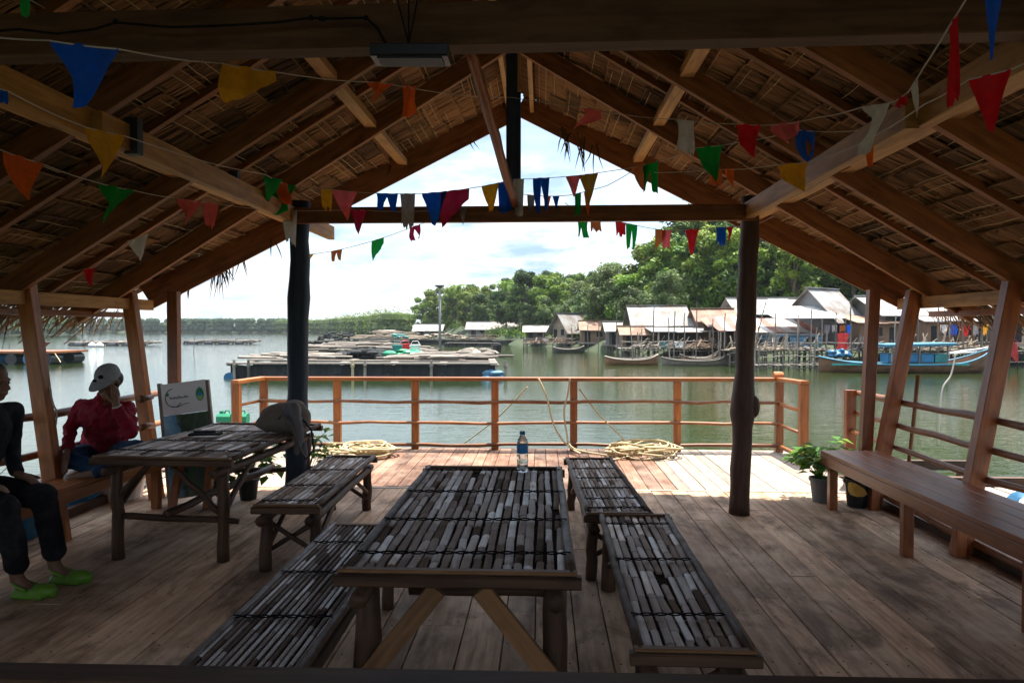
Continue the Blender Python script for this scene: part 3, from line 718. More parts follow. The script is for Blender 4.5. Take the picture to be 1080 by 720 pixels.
# ================================================================== BAMBOO FURNITURE
def slat_top(mb, w, Ln, z, sw, ragged=.35, node=(.12, .34), droop=0):
    n = int(w/sw); sw = w/n
    for i in range(n):
        xc = -w/2+(i+.5)*sw; y = -rng.uniform(0, .2); ww = sw*rng.uniform(.74, .93); wob = rng.uniform(-.006, .006); dz = rng.uniform(-.003, .004); base = rng.uniform(.15, .75)
        while y < Ln:
            seg = rng.uniform(*node); a = max(0, y); b_ = min(Ln, y+seg)
            if b_-a > .03 and rng.random() > .018*ragged:
                q = rng.random(); r_ = base*.6+q*.4
                if q > .9: r_ = rng.uniform(.8, 1)
                if q < .05: r_ = .02
                x0 = xc+rng.uniform(-.1, .1)*sw*ragged; x1 = xc+wob+rng.uniform(-.1, .1)*sw*ragged; wn = ww*rng.uniform(.85, 1.0); g = rng.uniform(.002, .012)
                vs = []; K = 5; st = [(0, .95, -.001), (.05, 1, 0), (.95, .98, 0), (1, .94, -.001)]
                for t, k_, dzz in st:
                    xx = x0+(x1-x0)*t; yy = a+g*.5+(b_-a-g)*t
                    for k in range(K):
                        u = -1+2*k/(K-1); vs.append(V(xx+u*wn/2*k_, yy, z+dz+dzz+(1-u*u)*wn*.15-.002))
                    vs.append(V(xx+wn/2*k_, yy, z-.012)); vs.append(V(xx-wn/2*k_, yy, z-.012))
                n_ = K+2; fs = []; uvs = []; o = rng.random()*30
                for q_ in range(3):
                    for k in range(n_):
                        k2 = (k+1) % n_; fs.append([q_*n_+k, q_*n_+k2, (q_+1)*n_+k2, (q_+1)*n_+k])
                        u0, u1 = o+st[q_][0]*seg, o+st[q_+1][0]*seg
                        uvs.append([(u0, k*sw/5), (u0, (k+1)*sw/5), (u1, (k+1)*sw/5), (u1, k*sw/5)])
                fs.append([k for k in range(n_)][::-1]); uvs.append([(0, 0)]*n_); fs.append([3*n_+k for k in range(n_)]); uvs.append([(0, 0)]*n_)
                mb.add(vs, fs, uvs, r_)
            y += seg
def cane_top(mb, w, Ln, z, n):
    for i in range(n):
        xc = -w/2+(i+.5)*w/n; rr = w/n*.36; y0 = -rng.uniform(0, .02); P = []; RRR = []
        a = xc+rng.uniform(-.004, .004); c = xc+rng.uniform(-.004, .004); y = y0; 
        while y < Ln+.01:
            s_ = rng.uniform(.16, .26); y2 = min(y+s_, Ln+.01)
            def X(t): return a+(c-a)*t/Ln
            mb.tube([V(X(y), y, z), V(X(y+.01), y+.01, z), V(X(y2-.008), y2-.008, z), V(X(y2), y2, z)], [rr*1.12, rr*.96, rr*.96, rr*1.12], 6, rng.random())
            y = y2
def cords(w, ys, z, top, rr=.003):
    for y in ys:
        mb = MB()
        for k in (0, 1):
            P = []
            for i in range(int(w/.016)+1):
                x = -w/2-.01+i*.0165; P.append(V(x, y+.0035*math.sin(i*.9+k*math.pi)+.01*math.sin(x*5), z+.010+.005*math.cos(i*.9+k*math.pi)))
            mb.tube(P, rr, 5)
        mb.build('lashing', M['cord'], top, smooth=True)
def bamboo_furniture(name, label, cat, w, Ln, ht, loc, rz, sw=.036, style='slat', ys=None, legr=.045, braces='front', group=None, ncane=12, frame_w=.05, legin=(.06, .12), ragged=1):
    t = thing(name, label, cat, loc, group, True)
    b = MB()
    if style == 'slat': slat_top(b, w-.07, Ln, ht-.02, sw, ragged)
    else: cane_top(b, w-.05, Ln, ht-.018, ncane)
    top = b.build('slat_top', M['slat'] if style == 'slat' else M['cane'], t)
    b = MB(); y = .02
    while y < Ln-.02:
        b.bar(V(-w/2+.04, y, ht-.037), V(w/2-.04, y+rng.uniform(-.008, .008), ht-.037), rng.uniform(.026, .04), .006, r=rng.random()*.3); y += .042
    b.build('gap_shade_strips', M['gap_shade'], t)  # dark cross strips added so the gaps between slats read as shade
    ys = ys or [Ln*k for k in (.04, .30, .62, .93)]
    cords(w-.06, ys, ht-.012, top)
    for s in (-1, 1):
        b = MB(); b.log(V(s*(w/2-.02), -.02, ht-.022), V(s*(w/2-.02), Ln+.02, ht-.022), .02, .02, .003, 10, 8, r=rng.random()*.5+.3); b.build('edge_pole', M['pole'], t, smooth=True)
    for y in (-.015, Ln+.0):
        b = MB(); b.bar(V(-w/2-.015, y, ht-.046), V(w/2+.015, y, ht-.046), .045, .046, ch=.35); b.build('end_rail', M['darkwood'], t)
        b = MB(); b.bar(V(-w/2+.0, y, ht-.012), V(w/2-.0, y, ht-.012), .03, .014, ch=.3); b.build('end_strip', M['rawbrace'], t)
    for s in (-1, 1):
        b = MB(); b.log(V(s*(w/2-legin[0]), -.04, ht-.115), V(s*(w/2-legin[0]), Ln+.03, ht-.115), .034, .03, .005, 8, 8); b.build('side_pole', M['darkwood'], t, smooth=True)
    for y in (Ln*.33, Ln*.66):
        b = MB(); b.log(V(-w/2+.03, y, ht-.055), V(w/2-.03, y, ht-.055), .02, .02, .004, 6, 6); b.build('cross_pole', M['darkwood'], t, smooth=True)
    for s in (-1, 1):
        for y in (legin[1], Ln-legin[1]):
            b = MB(); x = s*(w/2-legin[0]); b.log(V(x+rng.uniform(-.015, .015), y+rng.uniform(-.02, .02), 0), V(x, y, ht-.09), legr, legr*.9, .006, 6, 9); b.build('leg', M['darkwood'], t, smooth=True)
    xi = w/2-legin[0]
    if braces == 'boards':
        for s in (-1, 1):
            b = MB(); b.bar(V(s*.08, legin[1]-.055, ht-.10), V(s*xi, legin[1]-.055, .30), .028, .07, ch=.1); b.build('brace', M['rawbrace'], t)
            b = MB(); b.bar(V(s*.08, Ln-legin[1]+.055, ht-.10), V(s*xi, Ln-legin[1]+.055, .2), .028, .07, ch=.1); b.build('brace', M['darkwood'], t)
        b = MB(); b.log(V(-xi, Ln*.5, .30), V(xi, Ln*.5, .30), .028, .026, .005, 6, 8); b.build('stretcher', M['darkwood'], t, smooth=True)
    elif braces == 'cross':
        for yy in (legin[1]+.03, Ln-legin[1]-.03):
            b = MB(); b.log(V(-xi, yy, ht-.16), V(xi, yy, .10), .018, .016, .004, 6, 7); b.build('brace', M['darkwood'], t, smooth=True)
            b = MB(); b.log(V(xi, yy+.03, ht-.16), V(-xi, yy+.03, .12), .018, .016, .004, 6, 7); b.build('brace', M['darkwood'], t, smooth=True)
        for s in (-1, 1):
            b = MB(); b.log(V(s*xi, legin[1]+.03, .16), V(s*xi, legin[1]+.42, ht-.13), .017, .017, .003, 4, 7); b.build('brace', M['darkwood'], t, smooth=True)
            b = MB(); b.log(V(s*xi, Ln-legin[1]-.03, .16), V(s*xi, Ln-legin[1]-.42, ht-.13), .017, .017, .003, 4, 7); b.build('brace', M['darkwood'], t, smooth=True)
    elif braces == 'table':
        b = MB(); b.log(V(-xi-.02, legin[1], .30), V(xi+.10, legin[1], .28), .026, .022, .008, 6, 8); b.build('stretcher', M['darkwood'], t, smooth=True)
        b = MB(); b.log(V(-xi-.02, Ln-legin[1], .32), V(xi+.20, Ln-legin[1], .34), .026, .022, .008, 6, 8); b.build('stretcher', M['darkwood'], t, smooth=True)
        b = MB(); b.log(V(0, legin[1]-.04, .33), V(.05, Ln-legin[1]+.05, .34), .03, .03, .008, 6, 8); b.build('stretcher', M['darkwood'], t, smooth=True)
        for yy, k in ((legin[1], -1), (Ln-legin[1], 1)):
            b = MB(); b.log(V(xi, yy, .32), V(xi-.36, yy+k*.03, ht-.08), .024, .02, .008, 6, 8); b.build('brace', M['darkwood'], t, smooth=True)
            b = MB(); b.log(V(-xi, yy, .42), V(-xi+.26, yy+k*.03, ht-.08), .024, .02, .008, 6, 8); b.build('brace', M['darkwood'], t, smooth=True)
        for s in (-1, 1):
            b = MB(); b.log(V(s*xi, legin[1], .34), V(s*xi, legin[1]+.45, ht-.1), .022, .02, .006, 6, 8); b.build('brace', M['darkwood'], t, smooth=True)
    t.rotation_euler.z = rz
    return t
bamboo_furniture('bamboo_table', 'big split bamboo table in the middle foreground with a water bottle at its far edge', 'table', .86, 1.82, .74, (-.305, 2.44, 0), R(0), sw=.039, ys=[.16*1.8/1.8, .62, 1.15, 1.70], braces='boards', legr=.052, legin=(.075, .10))
bamboo_furniture('bamboo_table', 'split bamboo table on the left carrying a taupe bag', 'table', .98, 1.62, .74, (-2.57, 4.50, 0), R(-2.5), sw=.045, ys=[.2, .62, 1.1, 1.5], braces='table', legr=.042, legin=(.10, .08))
GB = None
bamboo_furniture('bamboo_bench', 'bamboo slat bench between the left table and the dark blue post', 'bench', .42, 1.68, .47, (-1.655, 4.34, 0), R(1.5), sw=.034, braces='cross', legr=.042, group=GB, legin=(.05, .09))
bamboo_furniture('bamboo_bench', 'low bench of thin grey canes left of the middle table', 'bench', .45, 2.25, .45, (-1.03, 1.72, 0), R(.0), style='cane', ys=[.42, .95, 1.45, 1.9], braces='none', legr=.035, group=GB, ncane=15)
bamboo_furniture('bamboo_bench', 'bamboo slat bench right of the middle table, the nearer of the two in line', 'bench', .44, 1.78, .45, (.555, 2.49, 0), R(-.5), sw=.038, ys=[.27, .93, 1.55], braces='cross', legr=.045, group=GB, legin=(.06, .10))
bamboo_furniture('bamboo_bench', 'bamboo slat bench at the far end of the right row, nearest the deck rope', 'bench', .42, 1.78, .455, (.485, 4.30, 0), R(2.2), sw=.027, ys=[.08, .32, .62, .95, 1.3, 1.7], braces='cross', legr=.038, group=GB, legin=(.05, .07))

# plank benches
def plank_bench(label, xf, xb, y0, y1, z, mt):
    t = thing('plank_bench', label, 'bench', ((xf+xb)/2, (y0+y1)/2, 0))
    n = 4; w_ = (xb-xf)/n
    for i in range(n):
        b = MB(); x = xf+(i+.5)*w_; b.bar(V(x, y0, z-.018), V(x, y1+rng.uniform(-.02, .02), z-.018), abs(w_)-.008, .034, ch=.15); b.build('seat_plank', mt, t)
    s = 1 if xb > xf else -1
    b = MB(); b.bar(V(xf+s*.022, y0, z-.08), V(xf+s*.022, y1, z-.08), .04, .085, ch=.1); b.build('apron', mt, t)
    b = MB(); b.bar(V(xb-s*.03, y0, z-.08), V(xb-s*.03, y1, z-.08), .04, .085, ch=.1); b.build('apron', mt, t)
    y = y1-.10
    while y > y0:
        for x in (xf+s*.07, xb-s*.08):
            b = MB(); b.bar(V(x, y, .002), V(x, y, z-.06), .07, .06, up=V(0, 1, 0), ch=.12); b.build('leg', mt, t)
        y -= 1.23
    return t
plank_bench('long red brown plank bench along the right side of the floor', 2.49, 3.0, 1.0, 6.22, .51, M['redwood'])
plank_bench('long orange plank bench on the left with two people sitting on it', -3.36, -3.88, 1.6, 6.0, .48, M['orange'])
# ================================================================== ON THE WATER
def W2(px, py, Y): return at(px, py, Y)
# pile houses
def house(label, px0, px1, Y, depth, zf, ze, zr, wall, roof, axis='x', over=.5, name='stilt_house', doors=2, stilts=True, open_front=False, rot=0, cat='house'):
    a = at(px0, 350, Y).x; c = at(px1, 350, Y).x; x0, x1 = a+over*.5, c-over*.5; w_ = x1-x0; xc = (x0+x1)/2
    t = thing(name, label, cat, (xc, Y, WZ), None, True); ht = zf-WZ; he = ze-WZ; hr = zr-WZ
    b = MB(); b.bar(V(-w_/2-.3, depth/2, ht-.07), V(w_/2+.3, depth/2, ht-.07), depth+.8, .14); b.build('floor_platform', M['grey_wood'], t)
    th_ = .08
    if not open_front:
        b = MB(); b.m = 0
        b.bar(V(-w_/2, 0, (ht+he)/2), V(w_/2, 0, (ht+he)/2), th_, he-ht); b.bar(V(-w_/2, depth, (ht+he)/2), V(w_/2, depth, (ht+he)/2), th_, he-ht)
        for s in (-1, 1): b.bar(V(s*w_/2, 0, (ht+he)/2), V(s*w_/2, depth, (ht+he)/2), th_, he-ht)
        if axis == 'y':
            for yy in (-.03, depth+.03): b.add([V(-w_/2, yy, he), V(w_/2, yy, he), V(0, yy, hr-.05)], [[0, 1, 2]])
        if axis == 'x':
            for s in (-1, 1): b.add([V(s*(w_/2+.03), 0, he), V(s*(w_/2+.03), depth, he), V(s*(w_/2+.03), depth/2, hr-.05)], [[0, 1, 2]])
        b.build('wall', wall, t)
        n = max(1, doors)
        for k in range(n):
            x = -w_/2+w_*(k+.5)/n+rng.uniform(-.1, .1)*w_/n; ww = min(.9, w_/n*.45)
            if k % 2 == 0:
                b = MB(); b.bar(V(x-ww/2, -.05, ht+(he-ht)*.42), V(x+ww/2, -.05, ht+(he-ht)*.42), .05, (he-ht)*.78); b.build('door', M['void'], t)
            else:
                b = MB(); b.bar(V(x-ww/2, -.05, ht+(he-ht)*.6), V(x+ww/2, -.05, ht+(he-ht)*.6), .05, (he-ht)*.4); o = b.build('window', M['void'], t)
                b = MB(); zc = ht+(he-ht)*.6; b.bar(V(x-ww/2-.05, -.08, zc-(he-ht)*.22), V(x+ww/2+.05, -.08, zc-(he-ht)*.22), .06, .06); b.build('sill', M['grey_wood'], o)
    else:
        n = max(3, int(w_/1.6))
        for k in range(n+1):
            x = -w_/2+w_*k/n; b = MB(); b.log(V(x, 0, ht), V(x, 0, he+.05), .05, .045, .02, 4, 6); b.build('veranda_post', M['grey_wood'], t)
            b = MB(); b.log(V(x, depth, ht), V(x, depth, he+.05), .05, .045, .02, 4, 6); b.build('veranda_post', M['grey_wood'], t)
        b = MB(); b.bar(V(-w_/2, depth-.1, (ht+he)/2), V(w_/2, depth-.1, (ht+he)/2), .06, he-ht); b.build('wall', wall, t)
    # roof
    b = MB()
    def sheet(p0, p1, p2, p3, n):
        for k in range(n):
            t0, t1 = k/n, (k+1)/n; q = [p0.lerp(p1, t0), p0.lerp(p1, t1), p3.lerp(p2, t1), p3.lerp(p2, t0)]
            dz = V(0, 0, rng.uniform(-.02, .03)); q = [x_+dz for x_ in q]; q2 = [x_+V(0, 0, -.05) for x_ in q]
            L1 = (q[3]-q[0]).length; W1 = (q[1]-q[0]).length; u = [(0, 0), (0, W1*4), (L1, W1*4), (L1, 0)]
            b.add(q+q2, [[0, 1, 2, 3], [7, 6, 5, 4], [0, 4, 5, 1], [3, 2, 6, 7], [0, 3, 7, 4], [1, 5, 6, 2]], [u]*6, rng.random())
    o_ = over; n = max(3, int((w_ if axis == 'x' else depth)/1.1))
    sl = (hr-he)/(depth/2 if axis == 'x' else w_/2)
    if axis == 'x':
        A = V(-w_/2-o_, -o_, he-sl*o_+.05); B = V(w_/2+o_, -o_, he-sl*o_+.05); Rg0 = V(-w_/2-o_, depth/2, hr+.05); Rg1 = V(w_/2+o_, depth/2, hr+.05)
        sheet(A, B, Rg1, Rg0, n); sheet(V(A.x, depth+o_, A.z), V(B.x, depth+o_, B.z), Rg1, Rg0, n)
        b.bar(Rg0+V(0, 0, .04), Rg1+V(0, 0, .04), .3, .06)
    elif axis == 'y':
        for s in (-1, 1): sheet(V(s*(w_/2+o_), -o_, he-sl*o_+.05), V(s*(w_/2+o_), depth+o_, he-sl*o_+.05), V(0, depth+o_, hr+.05), V(0, -o_, hr+.05), n)
        b.bar(V(0, -o_, hr+.09), V(0, depth+o_, hr+.09), .3, .06)
    elif axis == 'lean':
        sheet(V(-w_/2-o_, -o_, he), V(w_/2+o_, -o_, he), V(w_/2+o_, depth+o_, hr), V(-w_/2-o_, depth+o_, hr), n)
    b.build('roof', roof, t)
    if stilts:
        n = max(3, min(9, int(w_/1.3)))
        for k in range(n+1):
            for yy in (0, depth*.5):
                x = -w_/2+w_*k/n+rng.uniform(-.1, .1); b = MB(); b.log(V(x, yy, -1.0), V(x+rng.uniform(-.08, .08), yy, ht), .055, .05, .03, 4, 6); b.build('stilt', M['grey_wood'], t)
        b = MB()
        for k in range(n): b.log(V(-w_/2+w_*k/n, -.05, ht*.2), V(-w_/2+w_*(k+1)/n, -.05, ht*.8), .03, .03, .02, 3, 5)
        b.build('cross_bracing', M['grey_wood'], t)
    t.rotation_euler.z = rot
    return t
H = house
H('long low stilt house with pale roof at the foot of the wooded point', 492, 550, 108, 5, .35, 1.55, 2.6, M['wall_grey'], M['corr_white'], doors=5)
H('small gabled cottage with whitish roof on stilts at the foot of the olive mangroves', 578, 603, 74, 4, .2, 1.8, 3.2, M['wall_tan'], M['corr_white'], 'y', over=.6, rot=R(-42))
H('small dark shed on stilts just left of the gabled cottage', 553, 577, 82, 3, .2, 1.3, 1.9, M['wall_dark'], M['corr_grey'])
H('open stilt shelter with broad whitish roof right of the olive mangroves', 668, 727, 52, 4.5, .55, 2.0, 3.3, M['wall_grey'], M['corr_white'], open_front=True)
H('stilt house with white lean-to roof behind the moored wooden boats', 724, 772, 54, 3.5, .6, 2.1, 2.8, M['wall_dark'], M['corr_white'], 'lean', doors=3)
H('low shelter with a flat white awning roof in front of the white lean-to house', 690, 762, 47.5, 2.6, .45, 1.35, 1.65, M['wall_dark'], M['corr_white'], 'lean', open_front=True)
H('stilt house with old grey roof behind the striped awnings', 778, 862, 52, 5, .9, 2.8, 3.9, M['wall_dark'], M['corr_grey'], doors=5)
H('grey boarded gable house with pale blue white roof, tallest in the village', 866, 922, 44, 3.4, .7, 2.3, 4.1, M['wall_grey'], M['corr_white'], over=.4, doors=3, rot=R(38))
H('dark wide stilt house half hidden under the right eave', 930, 1050, 42, 6, .7, 2.5, 3.6, M['wall_dark'], M['corr_grey'], doors=6)
H('dark stilt house at the right edge of the frame beside the red cloth', 1058, 1160, 40, 6, .7, 2.5, 3.8, M['wall_tan'], M['corr_grey'], doors=5)
H('floating hut with grey roof at the foot of the far shore', 436, 466, 120, 4, .2, 1.3, 2.3, M['wall_grey'], M['corr_grey'], name='floating_hut', cat='hut')
H('small white roofed hut on the rafts, far left of the grey roofed hut', 393, 411, 104, 4, .0, 1.0, 1.3, M['wall_tan'], M['corr_white'], 'lean', over=.2, name='floating_hut', cat='hut')
H('low blue walled shed under the striped awnings', 815, 868, 41.5, 2.0, .45, 1.25, 1.35, M['corr_blue'], M['corr_grey'], 'lean', over=.1, doors=2, name='shed', cat='shed')
H('dark hut with brown walls between the olive mangroves and the open shelter', 640, 668, 58, 3, .2, 1.5, 2.1, M['wall_dark'], M['corr_grey'], doors=2)
H('low rust roofed hut squeezed between the dark hut and the open shelter', 655, 690, 49.5, 2.5, .3, 1.2, 1.7, M['wall_brown'], M['corr_rust'], doors=2, over=.3)
H('brown hut with rusty roof behind the low white awning', 735, 778, 50, 3, .6, 2.2, 3.0, M['wall_brown'], M['corr_rust'], doors=3, over=.3)
H('rust roofed shack on the shore between the gabled cottage and the mangroves', 612, 642, 68, 3, .2, 1.5, 2.3, M['wall_brown'], M['corr_rust'], doors=2, over=.3)
H('small brown shack beside the rust roofed shack near the gabled cottage', 640, 660, 64, 2.5, .2, 1.3, 1.9, M['wall_tan'], M['corr_grey'], doors=1, over=.3)
H('rust roofed lean-to at the right of the tall gable house', 905, 950, 41.5, 2.6, .6, 1.9, 2.4, M['wall_brown'], M['corr_rust'], 'lean', doors=3, over=.25)
H('brown walled store with pale roof behind the blue canopied boat', 975, 1030, 40.4, 1.5, .6, 2.0, 2.5, M['wall_brown'], M['corr_white'], 'lean', doors=4, over=.25)
H('open rusty shelter under the reddish trunk post view of the village', 748, 800, 46, 2, .4, 1.7, 2.2, M['wall_brown'], M['corr_rust'], 'lean', open_front=True, over=.25)
# striped awnings
def awning(label, px0, px1, Y, z0, z1, dep, cols, n):
    a = at(px0, 350, Y).x; c = at(px1, 350, Y).x; t = thing('awning', label, 'awning', ((a+c)/2, Y, WZ))
    mbs = {}
    for k in range(n):
        x0 = a+(c-a)*k/n; x1 = a+(c-a)*(k+1)/n; mm = cols[k % len(cols)]
        mbs[mm] = MB()
        for q in range(4):
            t0, t1 = q/4, (q+1)/4; s0 = -.12*math.sin(math.pi*t0); s1 = -.12*math.sin(math.pi*t1)
            zz0 = z0+(z1-z0)*t0+s0; zz1 = z0+(z1-z0)*t1+s1
            P = [V(x0, Y+dep*t0, zz0), V(x1, Y+dep*t0, zz0), V(x1, Y+dep*t1, zz1), V(x0, Y+dep*t1, zz1)]
            mbs[mm].add(P+[p_+V(0, 0, -.02) for p_ in P], [[0, 1, 2, 3], [7, 6, 5, 4], [0, 4, 5, 1]], None)
        mbs[mm].build('sheet', M[mm], t)
    for k in range(n//2+1):
        x = a+(c-a)*k/(n//2); b = MB(); b.log(V(x, Y+.05, WZ-.5), V(x, Y+.05, z0), .04, .035, .03, 4, 6); b.build('pole', M['grey_wood'], t)
    return t
M['sheet_red'] = plain('faded_red_sheet', (.34, .11, .075), .7, .3, 1.5)
M['sheet_rose'] = plain('faded_rose_sheet', (.40, .24, .19), .7, .3, 1.5)
awning('faded red and white striped sheet awning right of the reddish trunk post', 793, 872, 42.2, 1.35, 2.25, 3.2, ['sheet_white', 'sheet_rose', 'sheet_white', 'sheet_red', 'sheet_rose'], 10)
awning('red edged sheet awning seen left of the reddish trunk post', 758, 792, 43.5, 1.45, 2.35, 3.0, ['sheet_red', 'sheet_white'], 4)
awning('big plain white awning in front of the tall gable house', 818, 892, 41.2, 2.2, 3.0, 3.0, ['sheet_white'], 6)
# jetties
def jetty(label, px0, px1, Y, z, dep=1.6, dens=.7):
    a = at(px0, 350, Y).x; c = at(px1, 350, Y).x; t = thing('jetty', label, 'jetty', ((a+c)/2, Y, WZ))
    b = MB(); x = a
    while x < c: b.bar(V(x, Y-.1, z+rng.uniform(-.02, .02)), V(x+rng.uniform(-.05, .05), Y+dep, z+rng.uniform(-.02, .02)), .16, .04); x += .2
    b.build('deck', M['grey_wood'], t)
    x = a
    while x < c:
        for yy in (0, dep):
            b = MB(); b.log(V(x, Y+yy, WZ-.8), V(x+rng.uniform(-.1, .1), Y+yy, z+rng.choice([-.05, -.05, .6, 1.1])), .05, .04, .03, 4, 6); b.build('pile', M['grey_wood'], t)
        x += dens*rng.uniform(1.1, 2.0)
    b = MB(); 
    for zz in (z-.12, z+.45): b.log(V(a, Y-.05, zz), V(c, Y-.05, zz+rng.uniform(-.05, .05)), .03, .03, .05, 10, 5)
    b.log(V(a, Y-.03, WZ+.25), V(c, Y-.03, WZ+.35), .03, .03, .05, 10, 5)
    b.build('side_rail', M['grey_wood'], t); return t
jetty('ramshackle jetty on thin piles under the striped awnings', 770, 872, 39.6, .30, 2.2)
jetty('grey pile jetty behind the two moored wooden boats', 655, 765, 45.5, .25, 2.0)
jetty('weathered jetty under the dark house behind the blue canopied boat', 872, 1120, 38.8, .35, 2.4)
jetty('low old jetty in front of the gabled cottage', 552, 650, 69, .1, 2.5, 1.4)
jetty('far jetty in front of the long low stilt house', 486, 560, 103, .1, 3, 2.2)
# loose mooring poles and clutter
GP = 'thin wooden poles standing among the stilt houses'
for px, py0, Y, lean in [(690, 322, 44, .1), (664, 340, 42, -.3), (722, 330, 43, 0), (735, 318, 44, .05), (765, 330, 41, .1), (808, 318, 39, 1.2), (818, 330, 38.5, .0), (842, 332, 38.5, .05), (856, 326, 38, .05), (898, 316, 38, .02), (882, 330, 38, .02), (915, 330, 37.6, -.05), (990, 322, 37, .05),
                         (1003, 326, 37, .1), (1016, 330, 37, -.1), (1035, 335, 37, .05), (620, 342, 60, 0), (632, 338, 58, .1), (603, 345, 63, 0), (650, 330, 55, 0), (705, 335, 43, -.1), (712, 328, 43, .1), (752, 336, 41, 0), (782, 345, 38.5, -.5), (800, 345, 38.2, .4), (830, 350, 38, -.3), (968, 330, 37, 0), (945, 332, 37.5, .1), (677, 346, 43, 0), (862, 345, 38, .3), (872, 350, 37.9, .1)]:
    p = at(px, py0, Y); b = MB(); b.log(V(p.x-lean, Y, WZ-.8), p, .045, .03, .04, 6, 6)
    tag(b.build('mooring_pole', M['grey_wood']), 'thin weathered pole standing in the water among the stilt houses', 'pole', GP)
# clutter on jetties: crates, sacks
GCt = 'faded crates and sacks lying on the jetties'
for px, Y, z, mt in [(700, 45.5, .27, 'teal_paint'), (716, 45.6, .27, 'white_foam'), (672, 45.6, .27, 'wall_tan'), (782, 39.9, .34, 'green_plastic'), (862, 39.8, .34, 'teal_paint'), (905, 39.2, .38, 'wall_dark'), (912, 39.3, .38, 'wall_tan'), (950, 39.2, .38, 'wall_dark'), (972, 39.2, .38, 'white_foam'),
                     (1000, 39.2, .38, 'wall_dark'), (1020, 39.2, .38, 'wall_tan'), (628, 69.5, .12, 'teal_paint'), (600, 69.5, .12, 'wall_dark'), (575, 70, .12, 'white_foam')]:
    p = at(px, 350, Y); s_ = rng.uniform(.3, .6)*(Y/45); px += 0; b = MB()
    b.bar(V(p.x-s_/2, Y, z+.20), V(p.x+s_/2, Y, z+.20), s_*.7, .38, ch=.2); b.bar(V(p.x-s_/2-.03, Y, z+.40), V(p.x+s_/2+.03, Y, z+.40), s_*.76, .05)
    b.tube([V(p.x-s_*.3, Y-s_*.36, z+.25), V(p.x-s_*.3, Y-s_*.38, z+.33), V(p.x+s_*.3, Y-s_*.38, z+.33), V(p.x+s_*.3, Y-s_*.36, z+.25)], .015, 5)
    cn = {'teal_paint': 'teal', 'white_foam': 'white foam', 'green_plastic': 'green', 'wall_tan': 'tan', 'wall_dark': 'dark brown'}[mt]
    tag(b.build('fish_crate', M[mt]), cn+' lidded fish crate on a jetty of the stilt village', 'crate', cn+' fish crates on the jetties')
# red drum, blue tarp heap, red cloth
p = at(889, 364, 40.2); b = MB(); b.lathe((p.x, p.y, .36), [(0, 0), (.30, 0), (.31, .02), (.29, .3), (.31, .32), (.29, .34), (.29, .62), (.31, .64), (.29, .66), (.30, .95), (.0, .95)], 16)
tag(b.build('water_drum', M['red_plastic'], smooth=False), 'red upright drum on the jetty beside the tall gable house', 'drum')
p = at(885, 376, 37.9); b = MB()
for k in range(70): b.sphere((p.x+rng.uniform(-.6, .55), p.y+rng.uniform(-.3, .3), .12+rng.uniform(-.1, .42)*rng.random()), (rng.uniform(.08, .24), .2, rng.uniform(.05, .14)), 8, 6, rot=Matrix.Rotation(rng.uniform(-.8, .8), 3, 'Y'))
o = b.build('tarpaulin_heap', M['blue_plastic'], smooth=True); rm = o.modifiers.new('r', 'REMESH'); rm.mode = 'VOXEL'; rm.voxel_size = .04; rm.use_smooth_shade = True
tag(o, 'crumpled bright blue tarpaulin heap at the stern of the blue canopied boat', 'tarpaulin')
p = at(1066, 362, 37.6); b = MB()
for k in range(7):
    x0 = p.x-.3+k*.1; pts_ = [V(x0, p.y+.05*math.sin(k*2), 1.35-.25*k*.4), V(x0+.1, p.y+.05*math.sin(k*2+2), 1.35-.25*(k+1)*.4), V(x0+.1, p.y, .1-.1*k+.3), V(x0, p.y+.03, .1-.1*k+.3)]
    b.add(pts_+[q+V(0, .015, 0) for q in pts_], [[0, 1, 2, 3], [7, 6, 5, 4]])
b.tube([V(p.x-.5, p.y, 1.5), V(p.x+.6, p.y, .7)], .012, 5)
tag(b.build('hanging_cloth', M['red_plastic']), 'red cloth hung out to dry at the far right of the village', 'cloth')

def pile(label, px0, px1, Y, z, n, mt, hgt=.5):
    a = at(px0, 350, Y).x; c = at(px1, 350, Y).x; b = MB()
    for k in range(n):
        x = rng.uniform(a, c); ln = rng.uniform(.3, 1.0); an = rng.uniform(-.25, .3) if rng.random() < .8 else rng.uniform(.8, 1.8); zz = z+rng.uniform(0, hgt*.55)*rng.random(); y = Y+rng.uniform(-.2, 1.0)
        d_ = V(math.cos(an)*ln/2, rng.uniform(-.3, .3), abs(math.sin(an))*ln/2)
        if rng.random() < .75: b.log(V(x, y, zz+d_.z)-d_, V(x, y, zz+d_.z)+d_, .035, .03, .02, 3, 5)
        else: b.bar(V(x, y, zz+d_.z)-d_, V(x, y, zz+d_.z)+d_, rng.uniform(.08, .2), .03)
    tag(b.build('lumber_pile', M[mt]), label, 'lumber pile')
pile('tangle of boards and sticks in front of the open whitish shelter', 668, 724, 45.2, .3, 70, 'grey_wood')
pile('brown board clutter behind the grey wooden boat', 728, 764, 45.0, .3, 60, 'wall_brown')
pile('stack of sticks and boards beneath the striped awning', 772, 830, 39.4, .3, 80, 'wall_tan')
pile('grey stick clutter at the foot of the blue walled shed', 828, 870, 39.2, .3, 60, 'grey_wood')
pile('dark lumber clutter between the red drum and the blue canopied boat', 896, 945, 38.6, .35, 60, 'wall_dark', .8)
pile('pale lumber clutter under the right eave behind the blue canopied boat', 950, 1040, 38.6, .35, 110, 'wall_tan', .9)
pile('stick clutter on the old jetty before the gabled cottage', 556, 606, 69, .1, 60, 'wall_brown', .9)
pile('stick clutter on the old jetty below the olive mangroves', 608, 648, 68.8, .1, 60, 'grey_wood', .9)
pile('clutter of boards on the far jetty', 490, 556, 103, .1, 60, 'wall_brown', 1.4)
